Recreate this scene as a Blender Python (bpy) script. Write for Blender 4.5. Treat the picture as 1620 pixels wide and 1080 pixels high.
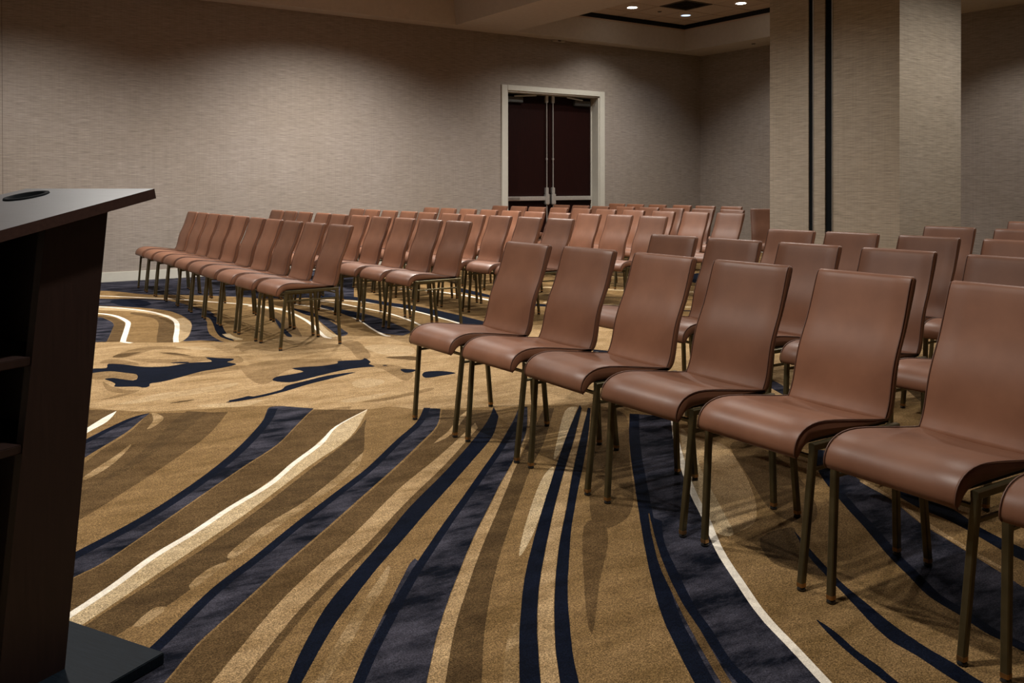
import bpy, bmesh, math, random
import numpy as np
from mathutils import Vector, Matrix
from mathutils.geometry import delaunay_2d_cdt
random.seed(7)
for o in list(bpy.data.objects): bpy.data.objects.remove(o)
SC = bpy.context.scene
COL = SC.collection

# ------------------------------------------------------------------ camera
# the room: +X runs along the papered wall with the door, +Y runs towards that wall
EYE = Vector((0, 0, 1.2))
def make_camera():
    cd = bpy.data.cameras.new('camera'); cam = bpy.data.objects.new('camera', cd); COL.objects.link(cam)
    yaw, pitch, roll = math.radians(55.7493), math.radians(-0.3548), math.radians(-0.1109)
    r = Vector((math.sin(yaw), -math.cos(yaw), 0)); f = Vector((math.cos(yaw), math.sin(yaw), 0)); up = Vector((0, 0, 1))
    f2 = f*math.cos(pitch) + up*math.sin(pitch); u2 = up*math.cos(pitch) - f*math.sin(pitch)
    r3 = r*math.cos(roll) + u2*math.sin(roll); u3 = u2*math.cos(roll) - r*math.sin(roll)
    m = Matrix((r3, u3, -f2)).transposed().to_4x4(); m.translation = EYE
    cam.matrix_world = m
    cd.sensor_width = 36.0; cd.lens = 1417.894*36/1620
    cd.shift_y = -(540-301.776)/1620
    cd.clip_start = .05; cd.clip_end = 60
    SC.camera = cam
make_camera()

# ------------------------------------------------------------------ world, exposure, ceiling lamps
W = bpy.data.worlds.new('world'); SC.world = W; W.use_nodes = True
W.node_tree.nodes['Background'].inputs[0].default_value = (.02, .018, .016, 1)
W.node_tree.nodes['Background'].inputs[1].default_value = .2
SC.view_settings.view_transform = 'Standard'; SC.view_settings.look = 'None'
SC.view_settings.gamma = 1.0; SC.view_settings.use_curve_mapping = False
SC.view_settings.exposure = 1.0
HC, ZT = 3.645, 4.10          # soffit height, tile height inside the trays
YW, XW = 12.083, 12.561       # papered walls
WARM = (1.0, .95, .88)
# (x, y, z, watts, cone degrees, blend, label)
LAMPS = [
 (9.88, 11.01, ZT, 90, 122, .8, 'lit round downlight in the ceiling tray, left of the dark vent'),
 (11.10, 9.79, ZT, 85, 122, .8, 'lit round downlight in the ceiling tray, nearest the pillar'),
 (11.10, 11.01, ZT, 8, 100, .4, 'dim bluish downlight in the corner of the ceiling tray'),
 (8.75, 10.30, ZT, 190, 132, .8, None),
 (4.71, 9.90, ZT, 560, 140, .75, None),
 (1.10, 9.90, ZT, 300, 134, .8, None),
 (9.27, 8.00, ZT, 80, 130, .9, None),
 (6.05, 8.60, ZT, 100, 136, .9, None),
 (5.60, 7.90, ZT, 80, 136, .9, None),
 (3.05, 8.10, ZT, 120, 136, .9, None),
 (0.70, 5.00, HC, 270, 150, .9, None),
 (1.10, 1.80, HC, 150, 150, .9, None),
 (5.40, 5.60, HC, 130, 144, .7, None),
 (4.70, 2.60, HC, 80, 130, .9, None),
 (8.10, 2.80, HC, 160, 156, .5, None),
 (11.20, 5.90, HC, 70, 128, .6, None),
]

# ------------------------------------------------------------------ helpers
def link(o, parent=None):
    COL.objects.link(o)
    if parent is not None: o.parent = parent
    return o
def mesh_obj(name, verts, faces, mats, parent=None, smooth=False, mi=None):
    me = bpy.data.meshes.new(name); me.from_pydata([tuple(v) for v in verts], [], faces)
    for m in (mats if isinstance(mats, (list, tuple)) else [mats]): me.materials.append(m)
    if mi is not None: me.polygons.foreach_set('material_index', mi)
    if smooth: me.polygons.foreach_set('use_smooth', [True]*len(me.polygons))
    me.update()
    return link(bpy.data.objects.new(name, me), parent)
def empty(name, loc=(0, 0, 0), rz=0):
    o = bpy.data.objects.new(name, None); o.empty_display_size = .1
    o.location = loc; o.rotation_euler = (0, 0, rz); COL.objects.link(o); return o
def tag(o, label=None, cat=None, group=None, kind=None):
    if label: o['label'] = label
    if cat: o['category'] = cat
    if group: o['group'] = group
    if kind: o['kind'] = kind
    return o
class MB:
    def __init__(s): s.v = []; s.f = []; s.m = []
    def add(s, vs, fs, mi=0):
        b = len(s.v); s.v += [tuple(v) for v in vs]; s.f += [tuple(i+b for i in f) for f in fs]; s.m += [mi]*len(fs); return s
    def box(s, x0, x1, y0, y1, z0, z1, mi=0):
        vs = [(x0,y0,z0),(x1,y0,z0),(x1,y1,z0),(x0,y1,z0),(x0,y0,z1),(x1,y0,z1),(x1,y1,z1),(x0,y1,z1)]
        return s.add(vs, [(0,3,2,1),(4,5,6,7),(0,1,5,4),(1,2,6,5),(2,3,7,6),(3,0,4,7)], mi)
    def bbox(s, x0, x1, y0, y1, z0, z1, b, mi=0):
        """box with bevelled edges"""
        bm = bmesh.new(); bmesh.ops.create_cube(bm, size=1)
        for v in bm.verts: v.co = Vector(((x0+x1)/2+v.co.x*(x1-x0), (y0+y1)/2+v.co.y*(y1-y0), (z0+z1)/2+v.co.z*(z1-z0)))
        bmesh.ops.bevel(bm, geom=bm.edges[:], offset=b, segments=2, affect='EDGES')
        bm.verts.index_update()
        s.add([v.co[:] for v in bm.verts], [[v.index for v in f.verts] for f in bm.faces], mi); bm.free(); return s
    def bar(s, p, q, a, b=None, ref=(0, 1, 0), bev=.002):
        """rectangular tube from p to q, section a (along ref) by b"""
        p, q = Vector(p), Vector(q); d = (q-p).normalized(); b = b or a
        e1 = Vector(ref); e1 = (e1-d*e1.dot(d)).normalized(); e2 = d.cross(e1)
        ha, hb = a/2, b/2
        sec = [(-ha+bev,-hb),(ha-bev,-hb),(ha,-hb+bev),(ha,hb-bev),(ha-bev,hb),(-ha+bev,hb),(-ha,hb-bev),(-ha,-hb+bev)]
        vs = [p+e1*x+e2*y for x, y in sec]+[q+e1*x+e2*y for x, y in sec]; n = 8
        return s.add(vs, [(i, (i+1) % n, n+(i+1) % n, n+i) for i in range(n)]+[tuple(range(n))[::-1], tuple(range(n, 2*n))])
    def lathe(s, prof, n=16, c=(0, 0, 0), mi=0):
        vs = []; fs = []; k = len(prof)
        for i in range(n):
            a = 2*math.pi*i/n
            vs += [(c[0]+r*math.cos(a), c[1]+r*math.sin(a), c[2]+z) for r, z in prof]
        for i in range(n):
            j = (i+1) % n
            for t in range(k-1): fs.append((i*k+t, j*k+t, j*k+t+1, i*k+t+1))
        return s.add(vs, fs, mi)
    def tube(s, pts, r, n=6):
        P = [Vector(p) for p in pts]; vs = []; fs = []
        for i, p in enumerate(P):
            t = (P[min(i+1, len(P)-1)]-P[max(i-1, 0)]).normalized()
            e1 = t.cross(Vector((.3, .9, .2))).normalized(); e2 = t.cross(e1)
            vs += [p+(e1*math.cos(2*math.pi*k/n)+e2*math.sin(2*math.pi*k/n))*r for k in range(n)]
        for i in range(len(P)-1):
            for k in range(n): fs.append((i*n+k, i*n+(k+1) % n, (i+1)*n+(k+1) % n, (i+1)*n+k))
        fs += [tuple(range(n))[::-1], tuple(range((len(P)-1)*n, len(P)*n))]
        return s.add(vs, fs)
    def build(s, name, mats, parent=None, smooth=False):
        return mesh_obj(name, s.v, s.f, mats, parent, smooth, s.m)
def smooth_by_angle(o, deg=40):
    me = o.data; me.polygons.foreach_set('use_smooth', [True]*len(me.polygons))
    bm = bmesh.new(); bm.from_mesh(me)
    bmesh.ops.recalc_face_normals(bm, faces=bm.faces[:])
    for e in bm.edges: e.smooth = len(e.link_faces) == 2 and e.calc_face_angle(3.2) < math.radians(deg)
    bm.to_mesh(me); bm.free()

# ------------------------------------------------------------------ materials
class NT:
    def __init__(s, name):
        s.mat = bpy.data.materials.new(name); s.mat.use_nodes = True; s.t = s.mat.node_tree
        s.b = s.t.nodes['Principled BSDF']
    def n(s, typ, **kw):
        nd = s.t.nodes.new(typ)
        for k, v in kw.items():
            if k == 'ins':
                for i, val in v.items(): nd.inputs[i].default_value = val
            else: setattr(nd, k, v)
        return nd
    def l(s, a, b): s.t.links.new(a, b)
    def coords(s, scale=(1, 1, 1), rot=(0, 0, 0)):
        tc = s.n('ShaderNodeTexCoord'); mp = s.n('ShaderNodeMapping')
        mp.inputs['Scale'].default_value = scale; mp.inputs['Rotation'].default_value = rot
        s.l(tc.outputs['Object'], mp.inputs['Vector']); return mp.outputs['Vector']
    def noise(s, vec, scale, detail=3, rough=.5):
        nd = s.n('ShaderNodeTexNoise'); nd.inputs['Scale'].default_value = scale
        nd.inputs['Detail'].default_value = detail; nd.inputs['Roughness'].default_value = rough
        s.l(vec, nd.inputs['Vector']); return nd.outputs['Fac']
    def ramp(s, fac, stops):
        nd = s.n('ShaderNodeValToRGB'); cr = nd.color_ramp
        while len(cr.elements) < len(stops): cr.elements.new(.5)
        for e, (p, c) in zip(cr.elements, stops): e.position = p; e.color = (*c, 1) if len(c) == 3 else c
        s.l(fac, nd.inputs['Fac']); return nd.outputs['Color']
    def mix(s, a, b, fac, mode='MIX'):
        nd = s.n('ShaderNodeMix'); nd.data_type = 'RGBA'; nd.blend_type = mode
        for k, v in ((0, fac), (6, a), (7, b)):
            if hasattr(v, 'default_value') or hasattr(v, 'links'): s.l(v, nd.inputs[k])
            else: nd.inputs[k].default_value = v if k == 0 else (*v, 1)
        return nd.outputs[2]
    def bump(s, fac, strength, dist=.01):
        nd = s.n('ShaderNodeBump'); nd.inputs['Strength'].default_value = strength; nd.inputs['Distance'].default_value = dist
        s.l(fac, nd.inputs['Height']); s.l(nd.outputs['Normal'], s.b.inputs['Normal'])
    def fin(s, rough=.5, metal=0, spec=.5):
        s.b.inputs['Roughness'].default_value = rough; s.b.inputs['Metallic'].default_value = metal
        s.b.inputs['Specular IOR Level'].default_value = spec; return s.mat
def plain(name, col, rough=.5, metal=0, spec=.5, var=.12, scale=14):
    m = NT(name); v = m.coords()
    f = m.noise(v, scale, 3)
    c = m.ramp(f, [(.3, tuple(x*(1-var) for x in col)), (.7, tuple(min(1, x*(1+var)) for x in col))])
    m.l(c, m.b.inputs['Base Color']); return m.fin(rough, metal, spec)
def scl(c, k): return tuple(min(1, x*k) for x in c)

def carpet_mat(name, col, col2=None, cloud=(.35, .66), pile=.62):
    """cut-pile carpet: yarn speckle on a cloudy dye"""
    m = NT(name); v = m.coords(); col2 = col2 or scl(col, 1.45)
    big = m.noise(m.coords((1.0, 2.6, 1), (0, 0, math.radians(38))), 3.4, 7, .66)
    c = m.ramp(big, [(cloud[0], col), (cloud[1], col2)])
    yarn = m.noise(v, 230, 2, .7)
    yarn2 = m.noise(v, 95, 2, .8)
    spb = m.ramp(yarn2, [(.34, (1-pile*.5,)*3), (.66, (1+pile*.4,)*3)])
    sp = m.ramp(yarn, [(.36, (1-pile,)*3), (.64, (1+pile*.6,)*3)])
    mid = m.noise(v, 24, 4, .65)
    sp2 = m.ramp(mid, [(.3, (.80, .79, .78)), (.7, (1.14, 1.14, 1.12))])
    c = m.mix(c, sp, 1.0, 'MULTIPLY'); c = m.mix(c, sp2, 1.0, 'MULTIPLY'); c = m.mix(c, spb, 1.0, 'MULTIPLY')
    m.l(c, m.b.inputs['Base Color']); m.bump(yarn, .5, .006)
    return m.fin(.95, 0, .05)
CM = {
 'tan':     carpet_mat('carpet_tan', (.185, .112, .044), (.285, .178, .080)),
 'sand':    carpet_mat('carpet_sand', (.31, .198, .092), (.50, .345, .185)),
 'pale':    carpet_mat('carpet_pale', (.48, .355, .20), (.62, .48, .30)),
 'brown':   carpet_mat('carpet_brown', (.088, .052, .021), (.150, .092, .041)),
 'dkbrown': carpet_mat('carpet_dark_brown', (.068, .041, .018), (.130, .080, .035)),
 'cream':   carpet_mat('carpet_cream', (.80, .72, .60), (.88, .82, .72), pile=.15),
 'navy':    carpet_mat('carpet_navy', (.0030, .0048, .011), (.0055, .0085, .020), pile=.5),
 'slate':   carpet_mat('carpet_slate', (.004, .0055, .011), (.060, .058, .078), (.40, .62), pile=.5),
 'rtan':    carpet_mat('carpet_river_tan', (.20, .125, .056), (.33, .215, .108)),
 'soft':    carpet_mat('carpet_river_pale', (.42, .29, .155), (.54, .40, .235)),
 'mix':     carpet_mat('carpet_tan_fleck', (.25, .16, .072), (.40, .275, .145), (.45, .60), pile=.6),
}
def grasscloth(name, col):
    """horizontal woven grasscloth wallpaper in vertical drops"""
    m = NT(name)
    a = m.noise(m.coords((4.5, 4.5, 120)), 1.6, 4, .6)
    b = m.noise(m.coords((7, 7, 240)), 1.0, 3, .6)
    big = m.noise(m.coords((.5, .5, .5)), 1.5, 3)
    vert = m.noise(m.coords((60, 60, 1.0)), 1.0, 2)
    c = m.ramp(a, [(.28, scl(col, .66)), (.5, col), (.74, scl(col, 1.26))])
    c = m.mix(c, m.ramp(b, [(.3, (.78, .77, .75)), (.7, (1.15, 1.15, 1.14))]), 1.0, 'MULTIPLY')
    c = m.mix(c, m.ramp(big, [(.3, (.95, .93, .90)), (.7, (1.04, 1.04, 1.06))]), 1.0, 'MULTIPLY')
    c = m.mix(c, m.ramp(vert, [(.3, (.95, .95, .95)), (.7, (1.04, 1.04, 1.04))]), 1.0, 'MULTIPLY')
    m.l(c, m.b.inputs['Base Color']); m.bump(a, .12, .004)
    return m.fin(.85, 0, .25)
M = {}
M['paper'] = grasscloth('grasscloth_wallpaper', (.285, .247, .217))
M['paper_gold'] = grasscloth('grasscloth_wallpaper_pillar', (.315, .272, .220))
M['white'] = plain('white_painted_wood', (.50, .48, .42), .45, var=.03)
M['ceil'] = plain('ceiling_paint', (.43, .385, .335), .9, var=.04, spec=.2)
M['tile'] = plain('ceiling_tile', (.46, .365, .29), .95, var=.08, scale=60, spec=.1)
M['tile_dark'] = plain('vent_grille', (.07, .052, .04), .8)
M['black'] = plain('black_gap', (.006, .006, .007), .6)
M['rubber'] = plain('black_rubber_seal', (.006, .007, .008), .85, spec=.05)
M['alu'] = plain('aluminium_trim', (.45, .45, .43), .35, .9, var=.05)
M['steel'] = plain('brushed_steel', (.80, .79, .76), .34, .85, var=.06, scale=40)
M['closer'] = plain('grey_closer_metal', (.11, .11, .105), .4, .5)
M['trim'] = plain('lamp_trim', (.8, .78, .72), .4)
M['plastic'] = plain('ivory_plastic', (.75, .70, .55), .4, var=.02)
def wood(name, c0, c1, rough, axis=(1, 14, 14), spec=.5):
    m = NT(name); g = m.noise(m.coords(axis), 6, 5, .6)
    c = m.ramp(g, [(.3, c0), (.7, c1)]); m.l(c, m.b.inputs['Base Color']); m.bump(g, .06, .002)
    return m.fin(rough, 0, spec)
M['mahogany'] = wood('door_mahogany', (.0075, .0014, .0011), (.014, .0030, .0022), .5, (14, 14, 1), .12)
M['espresso_top'] = wood('lectern_top_laminate', (.016, .013, .014), (.046, .044, .051), .30, (16, 2, 16))  # lightened towards blue so the colour carries part of the top's sheen
M['espresso'] = wood('lectern_dark_veneer', (.013, .0060, .0046), (.021, .0100, .0078), .42, (16, 16, 1.2), .4)
M['edge_lit'] = wood('lectern_edge_lit', (.030, .0145, .0115), (.046, .023, .018), .4, (16, 16, 16), .4)  # lighter copy of the veneer: light on the slab's edge painted into its colour
M['base_lam'] = wood('lectern_base_laminate', (.0025, .005, .008), (.006, .011, .017), .5, (40, 2, 10), .08)
et = M['espresso_top'].node_tree.nodes['Principled BSDF']; et.inputs['Coat Weight'].default_value = .55; et.inputs['Coat Roughness'].default_value = .38; et.inputs['Coat Tint'].default_value = (.88, .94, 1, 1)
def leather():
    m = NT('brown_leather'); v = m.coords()
    oi = m.n('ShaderNodeObjectInfo')
    big = m.noise(v, 5, 4, .55); fine = m.noise(v, 420, 2, .5)
    c = m.ramp(big, [(.3, (.146, .060, .032)), (.7, (.202, .088, .048))])
    hs = m.n('ShaderNodeHueSaturation'); mr = m.n('ShaderNodeMapRange')
    mr.inputs[3].default_value = .82; mr.inputs[4].default_value = 1.16
    m.l(oi.outputs['Random'], mr.inputs[0]); m.l(mr.outputs[0], hs.inputs['Value']); m.l(c, hs.inputs['Color'])
    m.l(hs.outputs['Color'], m.b.inputs['Base Color']); m.bump(fine, .10, .001)
    return m.fin(.45, 0, .42)
M['leather'] = leather()
M['seam'] = plain('dark_leather_seam', (.105, .045, .027), .5)
M['bronze'] = plain('olive_bronze_metal', (.105, .087, .045), .36, .7, var=.15, scale=25)
M['glide'] = plain('black_glide', (.02, .02, .02), .2)
M['brass'] = plain('brass_ring', (.35, .19, .07), .35, .8)
def emis(name, col, st):
    m = NT(name); m.b.inputs['Emission Color'].default_value = (*col, 1); m.b.inputs['Emission Strength'].default_value = st
    v = m.coords(); f = m.noise(v, 30, 1); m.l(m.ramp(f, [(.3, (.8, .8, .8)), (.7, (.9, .9, .9))]), m.b.inputs['Base Color'])
    return m.fin(.3)
M['lens'] = emis('lamp_lens_lit', (1, .94, .84), 9)
M['lens_dim'] = emis('lamp_lens_dim', (.50, .68, 1), .9)

# ------------------------------------------------------------------ floor with the woven pattern
X0, Y0 = -3.2, -3.6
CARPET=[
('sand',[-1.398,9.329,-1.001,9.052,-0.425,8.651,0.169,8.237,0.62,7.922,0.871,7.748,1.014,7.649,1.11,7.582,1.222,7.502,1.362,7.397,1.497,7.291,1.624,7.193,1.736,7.11,1.831,7.047,1.914,6.999,1.986,6.96,2.051,6.924,2.102,6.892,2.141,6.865,2.18,6.844,2.232,6.832,2.304,6.837,2.389,6.856,2.478,6.871,2.557,6.865,2.625,6.824,2.685,6.761,2.739,6.697,2.789,6.653,2.831,6.643,2.867,6.651,2.903,6.66,2.949,6.651,3.007,6.611,3.075,6.553,3.142,6.494,3.201,6.449,3.247,6.425,3.285,6.413,3.323,6.405,3.369,6.394,3.425,6.378,3.486,6.36,3.552,6.344,3.623,6.329,3.691,6.318,3.757,6.309,3.841,6.3,3.961,6.287,4.127,6.273,4.332,6.259,4.565,6.235,4.815,6.191,5.074,6.13,5.351,6.053,5.654,5.954,5.994,5.827,6.361,5.679,6.755,5.51,7.196,5.3,7.703,5.031,8.358,4.644,9.125,4.166,9.84,3.711,10.338,3.396,6.343,2.083,6.174,2.177,5.936,2.31,5.654,2.462,5.354,2.611,5.014,2.765,4.638,2.929,4.283,3.076,4.002,3.184,3.807,3.241,3.668,3.265,3.563,3.274,3.473,3.287,3.399,3.305,3.346,3.318,3.307,3.334,3.275,3.363,3.254,3.408,3.246,3.465,3.238,3.528,3.219,3.592,3.181,3.659,3.132,3.732,3.08,3.8,3.038,3.852,3.012,3.876,2.996,3.882,2.978,3.885,2.944,3.899,2.891,3.929,2.826,3.967,2.752,4.009,2.674,4.053,2.582,4.098,2.479,4.148,2.381,4.196,2.306,4.24,2.262,4.281,2.238,4.321,2.22,4.356,2.197,4.383,2.166,4.395,2.134,4.397,2.099,4.399,2.057,4.413,2.004,4.442,1.943,4.481,1.881,4.526,1.825,4.573,1.785,4.624,1.754,4.681,1.715,4.739,1.655,4.792,1.557,4.84,1.436,4.884,1.317,4.923,1.225,4.956,1.168,4.979,1.131,4.993,1.104,5.007,1.074,5.028,1.038,5.059,1.002,5.097,0.967,5.136,0.934,5.173,0.91,5.202,0.892,5.225,0.867,5.255,0.821,5.302,0.77,5.357,0.714,5.419,0.616,5.51,0.44,5.65,0.121,5.884,-0.304,6.188,-0.718,6.482,-1.004,6.685]),
('rtan',[1.214,6.762,1.216,6.785,1.23,6.814,1.25,6.847,1.274,6.879,1.301,6.913,1.333,6.95,1.368,6.984,1.403,7.012,1.438,7.033,1.475,7.049,1.511,7.059,1.544,7.06,1.572,7.055,1.597,7.042,1.62,7.021,1.645,6.99,1.679,6.936,1.717,6.866,1.747,6.802,1.758,6.765,1.739,6.769,1.7,6.798,1.655,6.836,1.616,6.864,1.588,6.883,1.563,6.901,1.538,6.912,1.511,6.909,1.48,6.885,1.446,6.847,1.414,6.806,1.386,6.774,1.365,6.752,1.348,6.735,1.332,6.724,1.313,6.719,1.286,6.721,1.255,6.73,1.228,6.743]),
('rtan',[1.526,6.758,1.532,6.771,1.555,6.75,1.585,6.711,1.611,6.672,1.629,6.63,1.645,6.58,1.663,6.53,1.685,6.486,1.713,6.451,1.746,6.419,1.78,6.392,1.814,6.37,1.851,6.358,1.891,6.354,1.926,6.348,1.95,6.328,1.958,6.286,1.956,6.23,1.948,6.174,1.937,6.131,1.924,6.097,1.908,6.069,1.888,6.053,1.866,6.057,1.84,6.093,1.81,6.155,1.778,6.22,1.745,6.264,1.711,6.277,1.677,6.271,1.643,6.26,1.61,6.259,1.579,6.268,1.548,6.281,1.518,6.298,1.487,6.32,1.456,6.347,1.423,6.38,1.392,6.415,1.366,6.453,1.341,6.499,1.317,6.551,1.3,6.598,1.295,6.628,1.306,6.635,1.33,6.626,1.36,6.607,1.394,6.585,1.431,6.555,1.474,6.516,1.518,6.477,1.556,6.446,1.592,6.419,1.627,6.392,1.653,6.38,1.662,6.398,1.641,6.468,1.597,6.577,1.551,6.688]),
('brown',[1.219,6.768,1.223,6.792,1.237,6.821,1.255,6.849,1.272,6.87,1.289,6.88,1.307,6.885,1.327,6.885,1.345,6.884,1.367,6.882,1.391,6.877,1.411,6.87,1.42,6.86,1.414,6.846,1.399,6.83,1.378,6.811,1.359,6.793,1.34,6.771,1.32,6.746,1.3,6.725,1.281,6.714,1.262,6.718,1.242,6.73,1.226,6.749]),
('brown',[1.533,6.753,1.546,6.752,1.568,6.742,1.594,6.722,1.616,6.695,1.637,6.653,1.659,6.597,1.676,6.545,1.684,6.513,1.666,6.522,1.649,6.543,1.633,6.565,1.617,6.586,1.6,6.612,1.583,6.638,1.568,6.663,1.555,6.69,1.541,6.718,1.533,6.741]),
('rtan',[1.105,6.61,1.115,6.637,1.135,6.669,1.159,6.696,1.181,6.707,1.201,6.697,1.222,6.672,1.241,6.639,1.26,6.602,1.279,6.555,1.299,6.5,1.314,6.448,1.319,6.412,1.312,6.396,1.296,6.392,1.275,6.398,1.253,6.411,1.228,6.433,1.2,6.465,1.173,6.5,1.15,6.53,1.132,6.552,1.117,6.571,1.107,6.59]),
('rtan',[1.015,6.278,1.037,6.291,1.064,6.286,1.093,6.269,1.121,6.249,1.15,6.222,1.179,6.188,1.205,6.15,1.222,6.113,1.23,6.074,1.23,6.034,1.225,5.997,1.217,5.967,1.205,5.942,1.189,5.921,1.172,5.908,1.154,5.908,1.136,5.928,1.118,5.964,1.099,6.002,1.082,6.028,1.065,6.034,1.049,6.029,1.034,6.022,1.02,6.021,1.005,6.027,0.991,6.034,0.98,6.048,0.975,6.073,0.977,6.118,0.985,6.179,0.998,6.239]),
('rtan',[1.016,5.963,1.02,5.939,1.024,5.887,1.028,5.827,1.036,5.774,1.048,5.73,1.064,5.687,1.081,5.649,1.097,5.62,1.115,5.602,1.134,5.594,1.149,5.589,1.144,5.563,1.124,5.542,1.101,5.526,1.079,5.524,1.058,5.542,1.036,5.574,1.015,5.613,1.001,5.65,0.994,5.686,0.992,5.724,0.993,5.763,0.995,5.802,0.999,5.85,1.004,5.903,1.011,5.947]),
('rtan',[0.919,5.463,0.931,5.475,0.954,5.491,0.982,5.507,1.009,5.52,1.036,5.53,1.067,5.538,1.094,5.542,1.107,5.54,1.087,5.512,1.065,5.493,1.045,5.478,1.025,5.467,1.003,5.458,0.983,5.452,0.965,5.448,0.948,5.448,0.931,5.45,0.92,5.455]),
('brown',[1.215,5.153,1.237,5.165,1.259,5.17,1.279,5.173,1.302,5.174,1.327,5.172,1.349,5.169,1.354,5.157,1.337,5.148,1.316,5.14,1.295,5.136,1.273,5.137,1.247,5.141,1.225,5.147]),
('rtan',[2.027,6.635,2.036,6.661,2.053,6.696,2.076,6.732,2.101,6.762,2.131,6.784,2.166,6.801,2.201,6.815,2.23,6.827,2.254,6.84,2.276,6.852,2.29,6.857,2.276,6.815,2.247,6.767,2.212,6.716,2.181,6.676,2.151,6.65,2.121,6.629,2.093,6.614,2.07,6.606,2.052,6.604,2.037,6.608,2.028,6.619]),
('rtan',[1.456,5.885,1.48,5.903,1.521,5.92,1.57,5.935,1.619,5.948,1.668,5.961,1.723,5.974,1.775,5.982,1.82,5.983,1.855,5.974,1.885,5.958,1.906,5.937,1.916,5.916,1.915,5.893,1.905,5.867,1.885,5.844,1.857,5.828,1.816,5.823,1.764,5.826,1.71,5.83,1.66,5.83,1.616,5.822,1.574,5.81,1.536,5.8,1.506,5.8,1.482,5.814,1.462,5.837,1.452,5.863]),
('rtan',[2.102,6.731,2.122,6.762,2.144,6.788,2.168,6.809,2.194,6.827,2.221,6.839,2.247,6.847,2.275,6.849,2.304,6.847,2.334,6.841,2.363,6.829,2.393,6.811,2.422,6.789,2.451,6.759,2.479,6.722,2.506,6.68,2.533,6.636,2.56,6.591,2.585,6.548,2.614,6.505,2.646,6.458,2.678,6.412,2.705,6.368,2.722,6.328,2.726,6.296,2.714,6.272,2.687,6.252,2.652,6.236,2.614,6.226,2.576,6.219,2.545,6.217,2.518,6.222,2.493,6.233,2.469,6.248,2.445,6.266,2.42,6.281,2.395,6.293,2.367,6.299,2.338,6.301,2.308,6.302,2.28,6.304,2.253,6.311,2.23,6.324,2.21,6.347,2.194,6.38,2.179,6.417,2.165,6.453,2.15,6.484,2.134,6.503,2.115,6.506,2.092,6.495,2.07,6.479,2.05,6.463,2.035,6.456,2.028,6.492,2.036,6.535,2.049,6.586,2.065,6.64,2.084,6.691]),
('rtan',[2.77,6.419,2.804,6.451,2.849,6.463,2.888,6.445,2.902,6.39,2.882,6.275,2.84,6.117,2.793,5.962,2.755,5.848,2.729,5.781,2.706,5.738,2.685,5.713,2.667,5.699,2.648,5.694,2.63,5.701,2.618,5.722,2.616,5.76,2.63,5.824,2.657,5.911,2.688,6.008,2.714,6.099,2.729,6.188,2.74,6.281,2.752,6.363]),
('rtan',[1.863,5.916,1.893,5.944,1.931,5.968,1.973,5.987,2.017,6,2.064,6.007,2.115,6.007,2.165,6.001,2.212,5.99,2.252,5.971,2.288,5.945,2.323,5.916,2.358,5.888,2.4,5.863,2.446,5.839,2.484,5.813,2.505,5.786,2.503,5.755,2.486,5.721,2.458,5.69,2.427,5.666,2.391,5.652,2.348,5.645,2.302,5.642,2.259,5.64,2.219,5.645,2.179,5.655,2.141,5.662,2.104,5.656,2.069,5.635,2.035,5.603,2.002,5.566,1.971,5.528,1.941,5.484,1.911,5.436,1.883,5.391,1.859,5.358,1.838,5.337,1.819,5.322,1.803,5.318,1.791,5.327,1.783,5.352,1.779,5.391,1.778,5.44,1.78,5.493,1.785,5.556,1.794,5.629,1.805,5.703,1.816,5.766,1.824,5.815,1.832,5.854,1.843,5.886]),
('rtan',[2.586,5.508,2.604,5.514,2.631,5.497,2.66,5.469,2.683,5.44,2.701,5.415,2.716,5.388,2.727,5.354,2.731,5.312,2.729,5.257,2.722,5.193,2.709,5.128,2.69,5.071,2.66,5.018,2.62,4.967,2.583,4.928,2.558,4.913,2.549,4.931,2.549,4.973,2.554,5.026,2.56,5.076,2.567,5.122,2.576,5.17,2.585,5.22,2.591,5.272,2.59,5.335,2.585,5.405,2.581,5.468]),
('brown',[2.786,5.668,2.806,5.674,2.844,5.667,2.885,5.653,2.917,5.639,2.938,5.625,2.955,5.608,2.966,5.589,2.971,5.565,2.97,5.531,2.962,5.489,2.951,5.453,2.938,5.435,2.921,5.441,2.901,5.463,2.879,5.494,2.858,5.525,2.835,5.561,2.809,5.603,2.79,5.643]),
('rtan',[2.105,4.575,2.119,4.581,2.15,4.584,2.188,4.587,2.227,4.59,2.263,4.596,2.303,4.602,2.345,4.609,2.388,4.617,2.439,4.629,2.496,4.645,2.548,4.659,2.583,4.663,2.597,4.655,2.597,4.638,2.585,4.619,2.565,4.602,2.533,4.59,2.491,4.579,2.443,4.569,2.396,4.559,2.345,4.549,2.29,4.538,2.239,4.53,2.196,4.528,2.161,4.535,2.131,4.549,2.111,4.564]),
('rtan',[1.843,4.506,1.86,4.52,1.884,4.528,1.911,4.532,1.935,4.534,1.959,4.533,1.984,4.529,2.004,4.521,2.013,4.511,2.007,4.494,1.991,4.474,1.969,4.452,1.946,4.435,1.918,4.418,1.885,4.402,1.855,4.392,1.835,4.393,1.827,4.412,1.827,4.445,1.833,4.48]),
('soft',[0.973,5.294,0.984,5.307,1.012,5.32,1.047,5.335,1.082,5.35,1.114,5.369,1.15,5.39,1.187,5.41,1.224,5.424,1.261,5.429,1.298,5.428,1.336,5.426,1.375,5.427,1.419,5.432,1.464,5.44,1.51,5.448,1.553,5.454,1.596,5.458,1.641,5.462,1.676,5.461,1.694,5.453,1.687,5.433,1.663,5.405,1.629,5.375,1.592,5.351,1.551,5.333,1.503,5.318,1.454,5.305,1.408,5.296,1.366,5.292,1.325,5.291,1.284,5.291,1.244,5.289,1.201,5.28,1.158,5.267,1.117,5.257,1.08,5.252,1.044,5.257,1.01,5.268,0.984,5.281]),
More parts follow.
